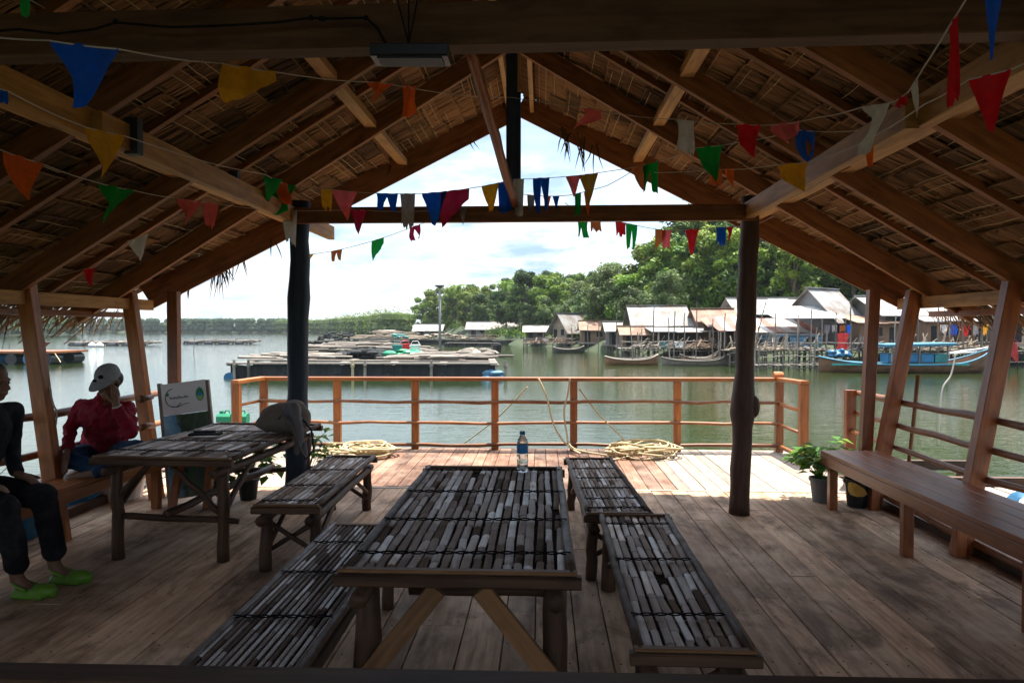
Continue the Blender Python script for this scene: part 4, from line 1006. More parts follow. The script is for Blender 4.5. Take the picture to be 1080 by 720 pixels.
def laundry(label, px0, px1, Y, z, cols):
    a = at(px0, 350, Y); c = at(px1, 350, Y); t = thing('laundry_line', label, 'laundry line', (a.x, Y, z))
    b = MB(); b.tube([V(a.x+(c.x-a.x)*k/8, Y, z-.12*math.sin(math.pi*k/8)) for k in range(9)], .012, 4); b.build('line', M['cord'], t)
    n = len(cols)
    for k, cc in enumerate(cols):
        x0 = a.x+(c.x-a.x)*(k+.15)/n; w_ = (c.x-a.x)/n*rng.uniform(.5, .8); o = flag_mesh(V(x0, Y, z-.1), V(x0+w_, Y, z-.1), rng.uniform(.4, .8), 'rag', k*7+int(px0)).build('garment', M['flag_'+cc], t, smooth=True)
laundry('laundry line with garments under the open whitish shelter', 672, 712, 51.5, 1.7, ['white', 'blue', 'grey', 'magenta'])
laundry('laundry line with garments before the tall gable house', 868, 900, 41.2, 1.9, ['grey', 'white', 'brown', 'blue'])
laundry('laundry line with garments at the dark house under the right eave', 990, 1046, 39.8, 1.9, ['white', 'blue', 'red', 'grey', 'yellow'])

# ---- boats
def boat(label, px0, px1, Y, H, B, bow, hullm, name='wooden_boat', flip=False, trim=None, gun='grey_wood', rz=0):
    a = at(px0, 350, Y).x; c = at(px1, 350, Y).x; Ln = c-a
    t = thing(name, label, 'boat', ((a+c)/2, Y, WZ), None, True)
    n = 24; K = 9
    def sect(u, inset=0):
        wv = B/2*(1-abs(2*u-1)**2.6)**.75+.03; sh = H*(.62+.38*(2*u-1)**2)
        e = u if not flip else 1-u; sh += bow*max(0, (e-.72)/.28)**2 + bow*.25*max(0, (.2-e)/.2)**2
        kz = -.12+.5*max(0, (e-.8)/.2)**2*bow
        P = []
        for k in range(K):
            an = math.pi*k/(K-1); P.append(V((u-.5)*Ln, -math.cos(an)*max(.01, wv-inset), kz+inset+(sh-kz-inset)*(1-math.sin(an)**.65)))
        return P
    b = MB()
    for inset, flipn in ((0, 0), (.05, 1)):
        vs = []; 
        for i in range(n+1): vs += sect(i/n, inset)
        fs = []; uvs = []
        for i in range(n):
            for k in range(K-1):
                f = [i*K+k, i*K+k+1, (i+1)*K+k+1, (i+1)*K+k]; fs.append(f[::-1] if flipn else f); uvs.append([(i*Ln/n, k*.15), (i*Ln/n, k*.15+.15), ((i+1)*Ln/n, k*.15+.15), ((i+1)*Ln/n, k*.15)])
        b.add(vs, fs, uvs)
    h_ = b.build('hull', hullm, t, smooth=True)
    for sd_ in (0, K-1):
        b = MB(); b.tube([sect(i/n)[sd_]+V(0, 0, .02) for i in range(n+1)], .045, 6); b.build('gunwale', M[trim or gun], t, smooth=True)
    for u in (.2, .35, .5, .65, .8):
        s = sect(u, .05); b = MB(); b.bar(V(s[0].x, s[0].y, s[0].z-.12), V(s[0].x, s[-1].y, s[0].z-.12), .25, .03); b.build('thwart', M['grey_wood'], t)
    t.rotation_euler.z = rz; return t, Ln
boat('brown wooden boat moored at the pile jetty, left of the grey one', 638, 694, 41.5, .45, 1.2, .16, M['hull'])
boat('grey wooden boat with raised bow moored right of the brown one', 698, 768, 41.0, .40, 1.2, .22, M['grey_wood'])
boat('small dark boat moored below the gabled cottage', 583, 616, 62, .45, 1.2, .15, M['wall_dark'])
boat('old boat tied behind the grey wooden boat', 718, 758, 43.6, .45, 1.1, .3, M['hull'])
bt, Ln = boat('long wooden fishing boat with teal gunwale and sky blue canopy on the right', 864, 1046, 35.0, .62, 2.0, .55, M['hull'], name='fishing_boat', trim='cyan_paint')
b = MB(); ca, cc = (930-864)/182*Ln-Ln/2, (994-864)/182*Ln-Ln/2
b.bar(V(ca-.3, 0, 1.34), V(cc+.2, 0, 1.42), 1.9, .14, ch=.3); cn = b.build('canopy', M['cyan_paint'], bt)
for x in (ca+.15, (ca+cc)/2, cc-.15):
    for s in (-1, 1): b = MB(); b.bar(V(x, s*.75, .4), V(x, s*.75, 1.42), .05, .05, up=V(0, 1, 0)); b.build('canopy_post', M['grey_wood'], bt)
for x, mt in ((ca+.4, 'blue_plastic'), (ca+1.2, 'blue_plastic'), (ca+2.0, 'blue_plastic'), (ca+2.6, 'teal_paint')):
    b = MB(); b.bar(V(x-.35, -.2, .72), V(x+.3, -.2, .72), .8, .45, ch=.2); b.build('cargo_box', M[mt], bt)
b = MB(); b.log(V(cc, -.4, .95), V(Ln/2-.3, -.2, 1.25), .05, .04, .02, 6, 6); b.log(V(cc-.5, -.5, .9), V(Ln/2-.9, -.3, 1.05), .05, .04, .02, 6, 6); b.build('long_pole', M['white_foam'], bt)
b = MB(); b.bar(V(-Ln*.46, -.75, .42), V(Ln*.3, -1.03, .45), .03, .09); b.build('trim_stripe', M['teal_paint'], bt)
# ---- long plank landing in front (right, at the piles)
jetty('low slanting plank landing at the waterline left of the blue canopied boat', 800, 866, 36.6, -.35, .6, .9)

# ================================================================== FISH FARM RAFTS
def raft(label, x0, x1, y0, y1, z, nx_, ny_, name='fish_cage_raft', nets=True, skew=.0):
    t = thing(name, label, 'raft', ((x0+x1)/2, (y0+y1)/2, WZ))
    def P(u, v, zz): return V(x0+(x1-x0)*u+skew*v, y0+(y1-y0)*v, zz)
    for i in range(nx_+1):
        b = MB(); u = i/nx_; b.bar(P(u, 0, z), P(u, 1, z+rng.uniform(-.05, .05)), .34, .07); b.build('walk_plank', M['grey_wood'], t)
    for j in range(ny_+1):
        b = MB(); v = j/ny_; b.bar(P(-.01, v, z+.08), P(1.01, v, z+.06+rng.uniform(-.05, .05)), .38, .07); b.build('walk_plank', M['grey_wood'], t)
        if nets:
            b = MB(); n = 40
            for k in range(n):
                u0, u1 = k/n, (k+1)/n; zz = z+.02-.04*abs(math.sin(k*.8))
                for dy in (-.05,):
                    A = [P(u0, v, WZ-.3)+V(0, dy, 0), P(u1, v, WZ-.3)+V(0, dy, 0), P(u1, v, zz)+V(0, dy-.04*math.sin(k*1.7), 0), P(u0, v, zz)+V(0, dy-.04*math.sin(k*1.7-1.7), 0)]
                    b.add(A+[a_+V(0, .06, 0) for a_ in A], [[0, 1, 2, 3], [7, 6, 5, 4]], None, rng.random())
            b.build('net_wall', M['black_net'], t)
    for i in range(nx_+1):
        for j in range(ny_+1):
            b = MB(); p = P(i/nx_, j/ny_, WZ+.02); b.tube([p+V(0, -.2 if j == 0 else -.5, 0), p+V(0, .5, 0)], .24, 10); b.build('float_drum', M['blue_plastic'] if rng.random() < .05 else M['black_plastic'], t)
    return t
yA, yB = 29.5, 44
raft('large fish cage raft with black netting sides beyond the far railing', at(243, 350, yA).x, at(522, 350, yA).x, yA, 41.5, -.02, 5, 4, skew=-1.2)
# posts and ropes on the raft edge
for k, px in enumerate((247, 262, 312, 372, 385, 455, 533)):
    p = at(px, 378, yA-.15); b = MB(); b.log(V(p.x, p.y, WZ-.2), V(p.x, p.y, .22), .07, .06, .01, 3, 7)
    for q in range(3): b.lathe((p.x, p.y, -.1+q*.05), [(.085, 0), (.1, .02), (.085, .04)], 8)
    tag(b.build('mooring_post', M['rope'] if px in (372, 312) else M['grey_wood']), 'short roped post on the near edge of the large fish cage raft', 'post', 'short posts along the raft edge')
def heap(name, label, px0, px1, Y, z, hgt, mt, dep=2, n=40, cat='net', log=False):
    a = at(px0, 350, Y).x; c = at(px1, 350, Y).x; b = MB()
    for k in range(n):
        x = rng.uniform(a, c); y = Y+rng.uniform(0, dep); zz = z+rng.uniform(0, hgt)*(1-abs(2*(x-a)/(c-a)-1)**3)
        if log: b.log(V(x-rng.uniform(.5, 1.6), y, zz), V(x+rng.uniform(.5, 1.6), y+rng.uniform(-.3, .3), zz+rng.uniform(-.1, .1)), .07, .06, .03, 3, 6)
        else: b.sphere((x, y, zz), (rng.uniform(.15, .5), rng.uniform(.15, .4), rng.uniform(.08, .2)), 7, 5)
    tag(b.build(name, M[mt]), label, cat); return b
heap('log_pile', 'heap of grey poles on the left part of the large raft', 325, 440, 43, .1, .55, 'grey_wood', 3, 70, 'pole pile', True)
heap('net_heap', 'green netting heap in the middle of the large raft', 405, 440, 36, .1, .28, 'green_plastic', 2, 30)
heap('net_heap', 'dark netting heap left of the green netting on the large raft', 350, 400, 35, .1, .35, 'black_net', 2.5, 50)
heap('net_heap', 'grey rag and net heap at the right end of the large raft', 480, 522, 37, .1, .3, 'grey_wood', 2, 40)
heap('tarpaulin_bundle', 'small blue tarpaulin at the near right corner of the large raft', 515, 524, yA-.2, WZ+.02, .35, 'corr_blue', .4, 14, 'tarpaulin')
heap('plank_pile', 'loose planks and poles across the right part of the large raft', 420, 510, 32, .14, .15, 'grey_wood', 4, 34, 'planks', True)
heap('plank_pile', 'loose planks and poles across the left part of the large raft', 262, 350, 33, .14, .15, 'grey_wood', 5, 30, 'planks', True)
for px, Y, mt, lb in [(427, 40, 'red_plastic', 'faded red bucket on the large fish raft'), (438, 38, 'white_foam', 'white foam box on the large fish raft'), (419, 37, 'teal_paint', 'teal bucket on the large fish raft'), (524, 38.5, 'black_plastic', 'dark drum standing at the far right of the large raft')]:
    p = at(px, 350, Y); b = MB(); b.lathe((p.x, p.y, .12), [(0, 0), (.22, 0), (.28, .5), (.31, .52), (.31, .56), (.27, .56), (.0, .5)], 12); b.tube([V(p.x-.29, p.y, .62), V(p.x-.15, p.y, .88), V(p.x+.15, p.y, .88), V(p.x+.29, p.y, .62)], .015, 5)
    tag(b.build('bucket', M[mt]), lb, 'bucket')
# rafts further out
raft('row of low fish rafts behind the blue post, beyond the large raft', at(313, 350, 78).x, at(420, 350, 78).x, 78, 84, .05, 5, 1)
raft('low fish raft in front of the far grey roofed hut', at(440, 350, 95).x, at(560, 350, 95).x, 95, 99, -.1, 6, 1)
raft('cluttered raft cluster in front of the white roofed hut', at(375, 350, 92).x, at(440, 350, 92).x, 92, 102, .1, 3, 2)
raft('thin raft in front of the far jetty', at(470, 350, 84).x, at(525, 350, 84).x, 84, 86, -.3, 3, 1)
heap('log_pile', 'poles and boards heaped on the far raft cluster', 372, 440, 94, .2, 1.1, 'wall_tan', 5, 60, 'pole pile', True)
heap('net_heap', 'dark net heaps on the far rafts behind the blue post', 330, 375, 80, .1, 1.0, 'black_net', 3, 40)
heap('net_heap', 'pale clutter heaped in front of the floating grey roofed hut', 440, 490, 98, .1, .7, 'wall_tan', 4, 60, 'clutter')
heap('net_heap', 'teal netting heap on the far raft cluster', 412, 428, 93, .3, .6, 'teal_paint', 2, 16)
# oyster rows far out
def rowraft(label, px0, px1, Y):
    a = at(px0, 350, Y).x; c = at(px1, 350, Y).x; t = thing('oyster_raft', label, 'raft', ((a+c)/2, Y, WZ))
    b = MB()
    for k in range(int((c-a)/.5)):
        x = a+k*.5; b.log(V(x, Y-1.2, WZ+.1), V(x+.1, Y+1.2, WZ+.35+rng.uniform(0, .3)), .13, .12, .02, 3, 6)
    b.build('pole_row', M['wall_dark'], t); b = MB()
    for dy in (-1, 0, 1): b.log(V(a, Y+dy, WZ+.35), V(c, Y+dy, WZ+.4), .13, .12, .05, 12, 6)
    b.build('frame', M['grey_wood'], t)
    b = MB()
    for k in range(int((c-a)/2.2)): b.tube([V(a+1+k*2.2, Y-1.4, WZ+.03), V(a+2+k*2.2, Y-1.4, WZ+.03)], .28, 8)
    b.build('float_drum', M['black_plastic'], t)
rowraft('long dark pole raft far out on the water behind the leaning left posts', 79, 166, 86)
rowraft('long dark pole raft far out, left of the dark blue post', 198, 272, 95)
rowraft('thin low pole raft far out just right of the dark blue post', 312, 372, 70)
for px, lb in ((97, 'pale small buoy beside the left pole raft'), (105, 'pale larger buoy beside the left pole raft'), (182, 'tiny white buoy between the two far pole rafts')):
    p = at(px, 364, 78); b = MB(); b.sphere((p.x, p.y, WZ+.15), (.42, .42, .35), 10, 7); b.lathe((p.x, p.y, WZ+.45), [(.1, 0), (.1, .12), (0, .12)], 8)
    tag(b.build('buoy', M['white_foam'], smooth=True), lb, 'buoy')
# drum platform far left
t = thing('drum_platform', 'orange plank platform on blue drums at the far left', 'raft', (at(10, 350, 40).x, 40, WZ))
a = at(-60, 350, 40).x; c = at(57, 350, 40).x
b = MB(); b.bar(V(a, 41.5, .14), V(c, 41.5, .14), 3.2, .12); b.build('plank_deck', M['orange'], t)
for k in range(6):
    x = c-.45-k*1.1
    for yy in (40.4, 42.4): b = MB(); b.tube([V(x, yy-.5, -.28), V(x, yy+.5, -.28)], .36, 14); b.build('float_drum', M['blue_plastic'] if k % 2 else M['black_plastic'], t, smooth=False)
p = at(48, 372, 41); b = MB(); b.bar(V(p.x-.5, 41, .2), V(p.x+.2, 41, .75), .4, .05); b.build('propped_board', M['wall_dark'], t)
b = MB(); b.log(V(c-.2, 40.2, .2), at(64, 382, 39.5), .02, .02, .02, 4, 5); b.build('mooring_line', M['rope'], t)
# lamp mast
p = at(464, 374, 58); t = thing('lamp_mast', 'tall lamp mast with flat wide top rising from the water', 'lamp mast', (p.x, 58, WZ))
b = MB(); topz = at(464, 303, 58).z; b.tube([V(p.x, 58, WZ-1), V(p.x, 58, 2), V(p.x, 58, topz)], [.13, .11, .09], 10); b.build('mast', M['sheet_grey'], t, smooth=True)
b = MB(); b.bar(V(p.x-.36, 58, topz+.12), V(p.x+.36, 58, topz+.12), .5, .16, ch=.4); b.bar(V(p.x-.2, 58, topz+.0), V(p.x+.2, 58, topz+.0), .2, .12); b.build('lamp_head', M['wall_dark'], t)
b = MB(); b.tube([V(p.x-.4, 58.2, .7), V(p.x+.4, 58.2, .7)], .05, 6); b.build('crossbar', M['sheet_grey'], t)
# thin pole on the left in the water
for px, y0, y1, Y in ((204, 338, 384, 60), (88, 345, 362, 86), (9, 338, 372, 50)):
    p = at(px, y0, Y); b = MB(); b.log(V(p.x, Y, WZ-.5), V(p.x+.1, Y, p.z), .035, .03, .02, 5, 6)
    tag(b.build('marker_pole', M['grey_wood']), 'thin marker pole standing alone in the open water on the left', 'pole', 'marker poles in open water')
# green floats tied outside the left corner of the railing
for k, (px, lb) in enumerate(((238, 'green plastic jerrycan float left of the leftmost railing post'), (254, 'green plastic jerrycan float right of the leftmost railing post'))):
    p = at(px, 441, 9.6); b = MB(); b.box((p.x, p.y, p.z), (.20, .18, .14), R(8*k), ch=.5); b.lathe((p.x-.06, p.y, p.z+.06), [(.03, 0), (.03, .05), (0, .05)], 8); b.tube([V(p.x-.02, p.y, p.z+.06), V(p.x, p.y, p.z+.11), V(p.x+.05, p.y, p.z+.11), V(p.x+.07, p.y, p.z+.06)], .012, 5)
    tag(b.build('jerrycan', M['green_plastic']), lb, 'jerrycan')
p = at(246, 448, 9.6); b = MB(); b.bar(V(p.x-.5, 9.6, p.z-.05), V(p.x+.6, 9.6, p.z-.05), .5, .05); 
for dx in (-.4, .4): b.bar(V(p.x+dx, 9.6, WZ-.2), V(p.x+dx, 9.6, p.z-.07), .06, .06, up=V(0, 1, 0))
tag(b.build('float_shelf', M['grey_wood']), 'small plank shelf outside the left corner of the far railing', 'shelf')
# ================================================================== BUNTING
def bunting(label, pts3, flags):
    P = [at(*q) for q in pts3]
    t = thing('bunting', label, 'bunting', P[len(P)//2])
    def onx(px):
        for a, c in zip(pts3, pts3[1:]):
            if a[0] <= px <= c[0]:
                k = (px-a[0])/(c[0]-a[0]); return a[1]+(c[1]-a[1])*k, 1/(1/a[2]+(1/c[2]-1/a[2])*k)
        q = pts3[0] if px < pts3[0][0] else pts3[-1]; return q[1], q[2]
    fine = []
    for a, c in zip(P, P[1:]):
        for i in range(6): k = i/6; fine.append(a.lerp(c, k)+V(0, 0, -.012*math.sin(math.pi*k)*(c-a).length))
    fine.append(P[-1]); mb = MB(); mb.tube(fine, .0028, 5); mb.build('string', M['thin_string'], t)
    for (x0, x1, yb, colr, shape) in flags:
        y0, Y_0 = onx(x0); y1, Y_1 = onx(x1); p0 = at(x0, y0, Y_0); p1 = at(x1, y1, Y_1)
        hh = ((yb-(y0+y1)/2)/720)*(Y_0+Y_1)/2
        b = flag_mesh(p0, p1, hh, shape, int(x0*7+yb)); o = b.build('pennant', M['flag_'+colr], t, smooth=True); o['label'] = colr+' torn cloth pennant'
        for q in (p0, p1):
            pass
LB = 'bunting string with '
bunting(LB+'the big blue pennant at top left', [(-20, 38, 1.9), (52, 43, 2.1), (125, 52, 2.1), (235, 67, 2.7), (290, 76, 3.0), (400, 87, 3.9), (540, 103, 5.85), (614, 113, 5.7), (640, 118, 5.2), (713, 126, 4.5), (780, 131, 4.0), (813, 132, 3.8), (862, 124, 3.2), (909, 113, 2.7), (944, 107, 2.4), (958, 97, 2.3), (975, 70, 2.15), (1003, 25, 2.0), (1022, -6, 1.9)],
 [(53, 127, 122, 'blue', 'vt'), (235, 287, 115, 'yellow', 'half'), (387, 412, 108, 'orange', 'v'), (424, 438, 124, 'orange', 'strip'), (614, 637, 141, 'pink', 'half'), (714, 733, 168, 'white', 'rag'), (776, 803, 166, 'red', 'v'), (813, 847, 153, 'pink', 'half'), (909, 944, 162, 'white', 'vt'), (945, 957, 113, 'red', 'rag'), (1001, 1012, 108, 'red', 'strip'), (961, 969, 126, 'white', 'v')])
bunting(LB+'the longest row of pennants, running along the far tie beam', [(-20, 88, 2.2), (8, 96, 2.3), (90, 134, 2.9), (130, 143, 3.1), (280, 184, 5.0), (306, 196, 5.8), (350, 200, 5.7), (400, 204, 5.6), (450, 204, 5.6), (500, 198, 5.65), (543, 189, 5.82), (600, 186, 5.6), (640, 181, 5.5), (690, 172, 5.3), (735, 156, 4.8), (780, 150, 4.4), (840, 137, 3.7), (905, 138, 3.1)],
 [(-4, 8, 113, 'blue', 'rag'), (90, 129, 192, 'yellow', 'vt'), (278, 308, 228, 'green', 'vt'), (295, 308, 220, 'orange', 'rag'), (339, 351, 225, 'yellow', 'rag'), (350, 377, 233, 'pink', 'vt'), (397, 420, 223, 'blue', 'two'), (422, 438, 246, 'grey', 'rag'), (445, 471, 241, 'blue', 'vt'), (465, 495, 240, 'magenta', 'half'), (508, 526, 224, 'yellow', 'vt'), (525, 541, 226, 'blue', 'strip'), (541, 553, 230, 'white', 'strip'), (562, 580, 226, 'blue', 'two'), (597, 613, 208, 'pink', 'vt'), (611, 631, 216, 'olive', 'vt'), (666, 688, 202, 'brown', 'vt'), (677, 695, 206, 'green', 'two'), (735, 763, 193, 'green', 'v'), (840, 861, 171, 'blue', 'two')])
bunting(LB+'two pink pennants side by side, left of the dark blue post', [(-20, 150, 2.8), (3, 159, 3.0), (42, 172, 3.3), (104, 193, 3.8), (137, 200, 4.2), (186, 209, 4.7), (230, 215, 5.1), (298, 222, 5.8), (370, 221, 5.7), (440, 223, 5.65), (500, 218, 5.82)],
 [(3, 42, 213, 'orange', 'v'), (104, 137, 238, 'green', 'v'), (186, 211, 238, 'pink', 'vt'), (214, 230, 246, 'pink', 'rag'), (298, 314, 264, 'white', 'rag'), (370, 387, 248, 'magenta', 'v'), (484, 492, 238, 'grey', 'v')])
bunting(LB+'four small pennants hanging outside, right of the dark blue post', [(305, 272, 6.3), (320, 269, 6.7), (355, 264, 6.8), (400, 252, 6.8), (433, 240, 6.7), (470, 226, 6.2)],
 [(320, 331, 276, 'yellow', 'v'), (349, 361, 276, 'brown', 'two'), (392, 405, 275, 'green', 'half'), (432, 444, 254, 'magenta', 'two')])
bunting(LB+'small pennants below the far tie beam, left of the trunk post', [(596, 214, 5.8), (610, 222, 6.4), (650, 233, 6.7), (700, 243, 6.8), (760, 240, 6.6), (800, 236, 6.1), (815, 228, 5.9)],
 [(608, 621, 252, 'green', 'two'), (622, 634, 247, 'brown', 'rag'), (649, 660, 251, 'red', 'rag'), (660, 672, 264, 'green', 'two'), (691, 702, 266, 'brown', 'half'), (698, 708, 262, 'pink', 'strip'), (723, 737, 270, 'red', 'vt'), (755, 766, 263, 'blue', 'rag'), (766, 774, 256, 'red', 'v'), (793, 801, 260, 'blue', 'v')])
bunting(LB+'the orange pennants and the lone red pennant at the upper right', [(690, 182, 5.2), (750, 179, 4.8), (820, 174, 4.0), (855, 170, 3.7), (915, 148, 3.0), (975, 110, 2.6), (1022, 84, 2.3), (1067, 73, 2.2), (1095, 60, 2.1)],
 [(749, 762, 200, 'orange', 'rag'), (764, 775, 198, 'orange', 'v'), (820, 854, 202, 'yellow', 'v'), (914, 922, 176, 'orange', 'strip'), (1022, 1067, 141, 'red', 'vt')])
bunting(LB+'a small red and a white pennant under the left roof slope', [(60, 291, 5.3), (88, 284, 5.3), (100, 282, 5.3), (135, 254, 5.3), (158, 246, 5.3), (205, 212, 5.4)],
 [(88, 100, 304, 'red', 'v'), (135, 157, 277, 'white', 'v')])
bunting(LB+'a few tiny pennants just right of the dark king post', [(545, 204, 5.8), (575, 207, 5.8), (600, 206, 5.8), (640, 196, 5.7), (668, 180, 5.5)],
 [(556, 564, 226, 'grey', 'rag'), (573, 581, 224, 'orange', 'vt'), (583, 590, 222, 'blue', 'v'), (606, 613, 232, 'green', 'rag'), (616, 624, 229, 'orange', 'v')])
bunting(LB+'a long blue pennant at the top right corner', [(1000, -12, 2.0), (1038, -2, 2.0), (1056, -1, 2.0), (1100, -10, 2.0)], [(1039, 1056, 62, 'blue', 'vt')])
bunting(LB+'a green pennant at the top left corner', [(-10, -12, 2.0), (21, -4, 2.0), (33, -3, 2.0), (80, -14, 2.0)], [(21, 32, 19, 'green', 'strip')])

# ================================================================== SMALL THINGS
# hanging lamp and cable
a = at(394, 58, 2.28); c = at(474, 58, 2.28)
t = thing('hanging_lamp', 'black flat lamp hung by wires from the near tie beam', 'lamp', ((a+c)/2))
b = MB(); b.bar(a, c, .10, .042, ch=.25); b.build('lamp_housing', M['black_plastic'], t)
b = MB(); b.bar(a+V(.02, 0, -.023), c+V(-.02, 0, -.023), .075, .006); b.build('lamp_glass', M['iron'], t)
top = at(431, 47, 2.28)
for q in ((418, -4), (431, -6), (441, -4)):
    b = MB(); b.tube([top, at(q[0], q[1], 2.30)], .0028, 5); b.build('wire', M['cord'], t)
b = MB(); P = [(-15, 34), (20, 31), (60, 36), (100, 31), (122, 24), (180, 29), (240, 27), (290, 24), (328, 19), (345, 20), (386, 19), (398, 30), (410, 52)]
b.tube([at(x, y, 2.335) for x, y in P], .0045, 6)
for x, y in ((122, 23), (328, 19), (386, 19)): q = at(x, y, 2.333); b.sphere(q, .009, 8, 6)
q = at(340, 20, 2.33); b.sphere(q, (.016, .009, .009), 8, 6)
tag(b.build('cable', M['cord'], smooth=True), 'black cable clipped along the near tie beam', 'cable')
# water bottle
def clear(name, col, rough=.05, trans=.9):
    m = MT(name); m.b.inputs['Base Color'].default_value = (*col, 1); m.b.inputs['Roughness'].default_value = rough; m.b.inputs['Transmission Weight'].default_value = trans; m.b.inputs['IOR'].default_value = 1.33
    return m.m
M['pet'] = clear('clear_plastic', (.85, .92, .95))
bp = at(551, 492, 4.12); bp.z = .735; t = thing('water_bottle', 'clear plastic water bottle with blue label standing on the middle table', 'bottle', bp)
b = MB(); b.lathe(bp, [(0, 0), (.030, 0), (.034, .008), (.034, .04), (.032, .045), (.034, .05), (.034, .10), (.0325, .105), (.034, .11), (.034, .165), (.030, .19), (.016, .212), (.0135, .222), (.0135, .232), (0, .232)], 20); b.build('bottle_body', M['pet'], t, smooth=True)
b = MB(); b.lathe(bp, [(.0345, .112), (.0352, .113), (.0352, .163), (.0345, .164)], 20); b.build('bottle_label', plain('blue_label', (.03, .22, .55), .4, .25, 60), t, smooth=True)
b = MB(); b.lathe(bp+V(0, 0, .222), [(.0155, 0), (.0165, .001), (.0165, .02), (.015, .022), (0, .022)], 14); b.build('bottle_cap', M['blue_plastic'], t)
# ropes
def coil(name, label, px0, px1, Yc, turns, zmax, seed, tail=None):
    r = random.Random(seed); a = (px0-572)/720*Yc; c = (px1-572)/720*Yc; xc = (a+c)/2; rx = (c-a)/2; b = MB()
    for k in range(turns):
        P = []; ph = r.uniform(0, 6.3); cx = xc+r.uniform(-.35, .35)*rx; ax = rx*r.uniform(.4, .72); ay = r.uniform(.12, .30); n = 34; z0 = .014+zmax*k/turns*r.uniform(.6, 1)*(1-.6*abs(cx-xc)/rx); arc = r.uniform(4.2, 6.5); an = r.uniform(-.4, .4); h = r.choice([0, 0, .0, .05])
        for i in range(n):
            s = ph+arc*i/n; x = ax*math.cos(s)*(1+.12*math.sin(3*s+k)); y = ay*math.sin(s)*(1+.15*math.sin(2*s+k)); z = z0+.018*math.sin(s*2.3+k)+.016+h*max(0, math.sin(s))
            P.append(V(cx+x*math.cos(an)-y*math.sin(an), Yc+x*math.sin(an)*.3+y, max(.012, z)))
        b.tube(P, .0115, 6)
    if tail: b.tube(tail, .0105, 6)
    return tag(b.build(name, M['rope'], smooth=True), label, 'rope')
coil('rope_coil', 'loose pale yellow rope heap on the deck beside the dark blue post', 328, 424, 8.45, 22, .13, 3)
q = [V(.62, 8.0, .02), V(.80, 8.3, .16), V(1.0, 8.5, .27), V(1.25, 8.45, .22), V(1.45, 8.4, .07)]
coil('rope_coil', 'loose pale yellow rope heap on the deck right of the water bottle', 632, 720, 8.6, 26, .14, 5, tail=[V(.25, 8.3, .02), V(.6, 8.1, .015), V(.9, 8.3, .015), V(1.3, 8.5, .06)])
def tube_thing(name, label, cat, P, rad, mt):
    fine = []
    for i in range(len(P)-1):
        p0 = P[max(0, i-1)]; p1 = P[i]; p2 = P[i+1]; p3 = P[min(len(P)-1, i+2)]
        for k in range(8):
            u = k/8; fine.append(.5*((2*p1)+(-p0+p2)*u+(2*p0-5*p1+4*p2-p3)*u*u+(-p0+3*p1-3*p2+p3)*u**3))
    fine.append(P[-1]); b = MB(); b.tube(fine, rad, 6); return tag(b.build(name, mt, smooth=True), label, cat)
tube_thing('mooring_rope', 'pale rope hanging from the top rail just left of the fifth railing post', 'rope', [at(568, 399, 8.93), at(577, 420, 8.9), at(583, 445, 8.88), at(592, 462, 8.85), at(602, 472, 8.75), at(612, 478, 8.5)], .012, M['rope'])
tube_thing('mooring_rope', 'second pale rope hanging from the top rail, close to the fifth railing post', 'rope', [at(601, 398, 8.93), at(599, 415, 8.9), at(595, 432, 8.88), at(597, 452, 8.85), at(604, 472, 8.7), at(640, 480, 8.4)], .012, M['rope'])
tube_thing('mooring_rope', 'taut thin line running down left from the rail into the water', 'rope', [at(556, 408, 9.1), at(525, 440, 9.8), at(490, 467, 10.6), fl(470, 480, WZ)], .010, M['rope'])
tube_thing('mooring_rope', 'taut thin line running down right from the rail to the rope heap', 'rope', [at(611, 410, 9.0), at(630, 435, 8.95), at(655, 460, 8.85), at(668, 474, 8.7)], .010, M['rope'])
tube_thing('mooring_rope', 'thin cord hanging from the eave into the water behind the right railing', 'rope', [at(1008, 372, 8.5), at(1003, 395, 8.5), at(994, 410, 8.5), at(991, 440, 8.5), at(990, 470, 8.5)], .010, M['thin_string'])
tube_thing('tie_cord', 'thin cord tied round the leaning post left of the red shirted person', 'cord', [at(50, 400, 5.0), at(56, 425, 4.95), at(60, 436, 4.98), at(58, 460, 5.0), at(62, 480, 5.0)], .006, M['thin_string'])
# bag on left table
def soft(name, mt, parts, parent=None, vox=.012, label=None, cat=None, disp=0, dscale=.1, smooth=6):
    b = MB()
    for p in parts:
        if p[0] == 's': b.sphere(p[1], p[2], 14, 10, rot=(p[3] if len(p) > 3 else None))
        else:
            a_, r0, c_, r1 = p[1:5]; a_ = Vector(a_); c_ = Vector(c_)
            n = 6; b.tube([a_.lerp(c_, i/n) for i in range(n+1)], [r0+(r1-r0)*i/n for i in range(n+1)], 12); b.sphere(a_, r0, 12, 8); b.sphere(c_, r1, 12, 8)
    o = b.build(name, mt, parent, smooth=True)
    m_ = o.modifiers.new('remesh', 'REMESH'); m_.mode = 'VOXEL'; m_.voxel_size = vox; m_.use_smooth_shade = True
    s_ = o.modifiers.new('smooth', 'SMOOTH'); s_.factor = .5; s_.iterations = smooth
    if disp:
        tx = bpy.data.textures.new(name, 'CLOUDS'); tx.noise_scale = dscale; tx.noise_depth = 3
        d_ = o.modifiers.new('folds', 'DISPLACE'); d_.texture = tx; d_.strength = disp; d_.mid_level = .5; d_.texture_coords = 'LOCAL'
        s2 = o.modifiers.new('smooth', 'SMOOTH'); s2.factor = .5; s2.iterations = 3
    if label: tag(o, label, cat)
    return o
B0 = at(298, 466, 5.62); B0.z = .745
t = thing('cloth_bag', 'taupe cloth bag slumped on the far right corner of the left table', 'bag', B0)
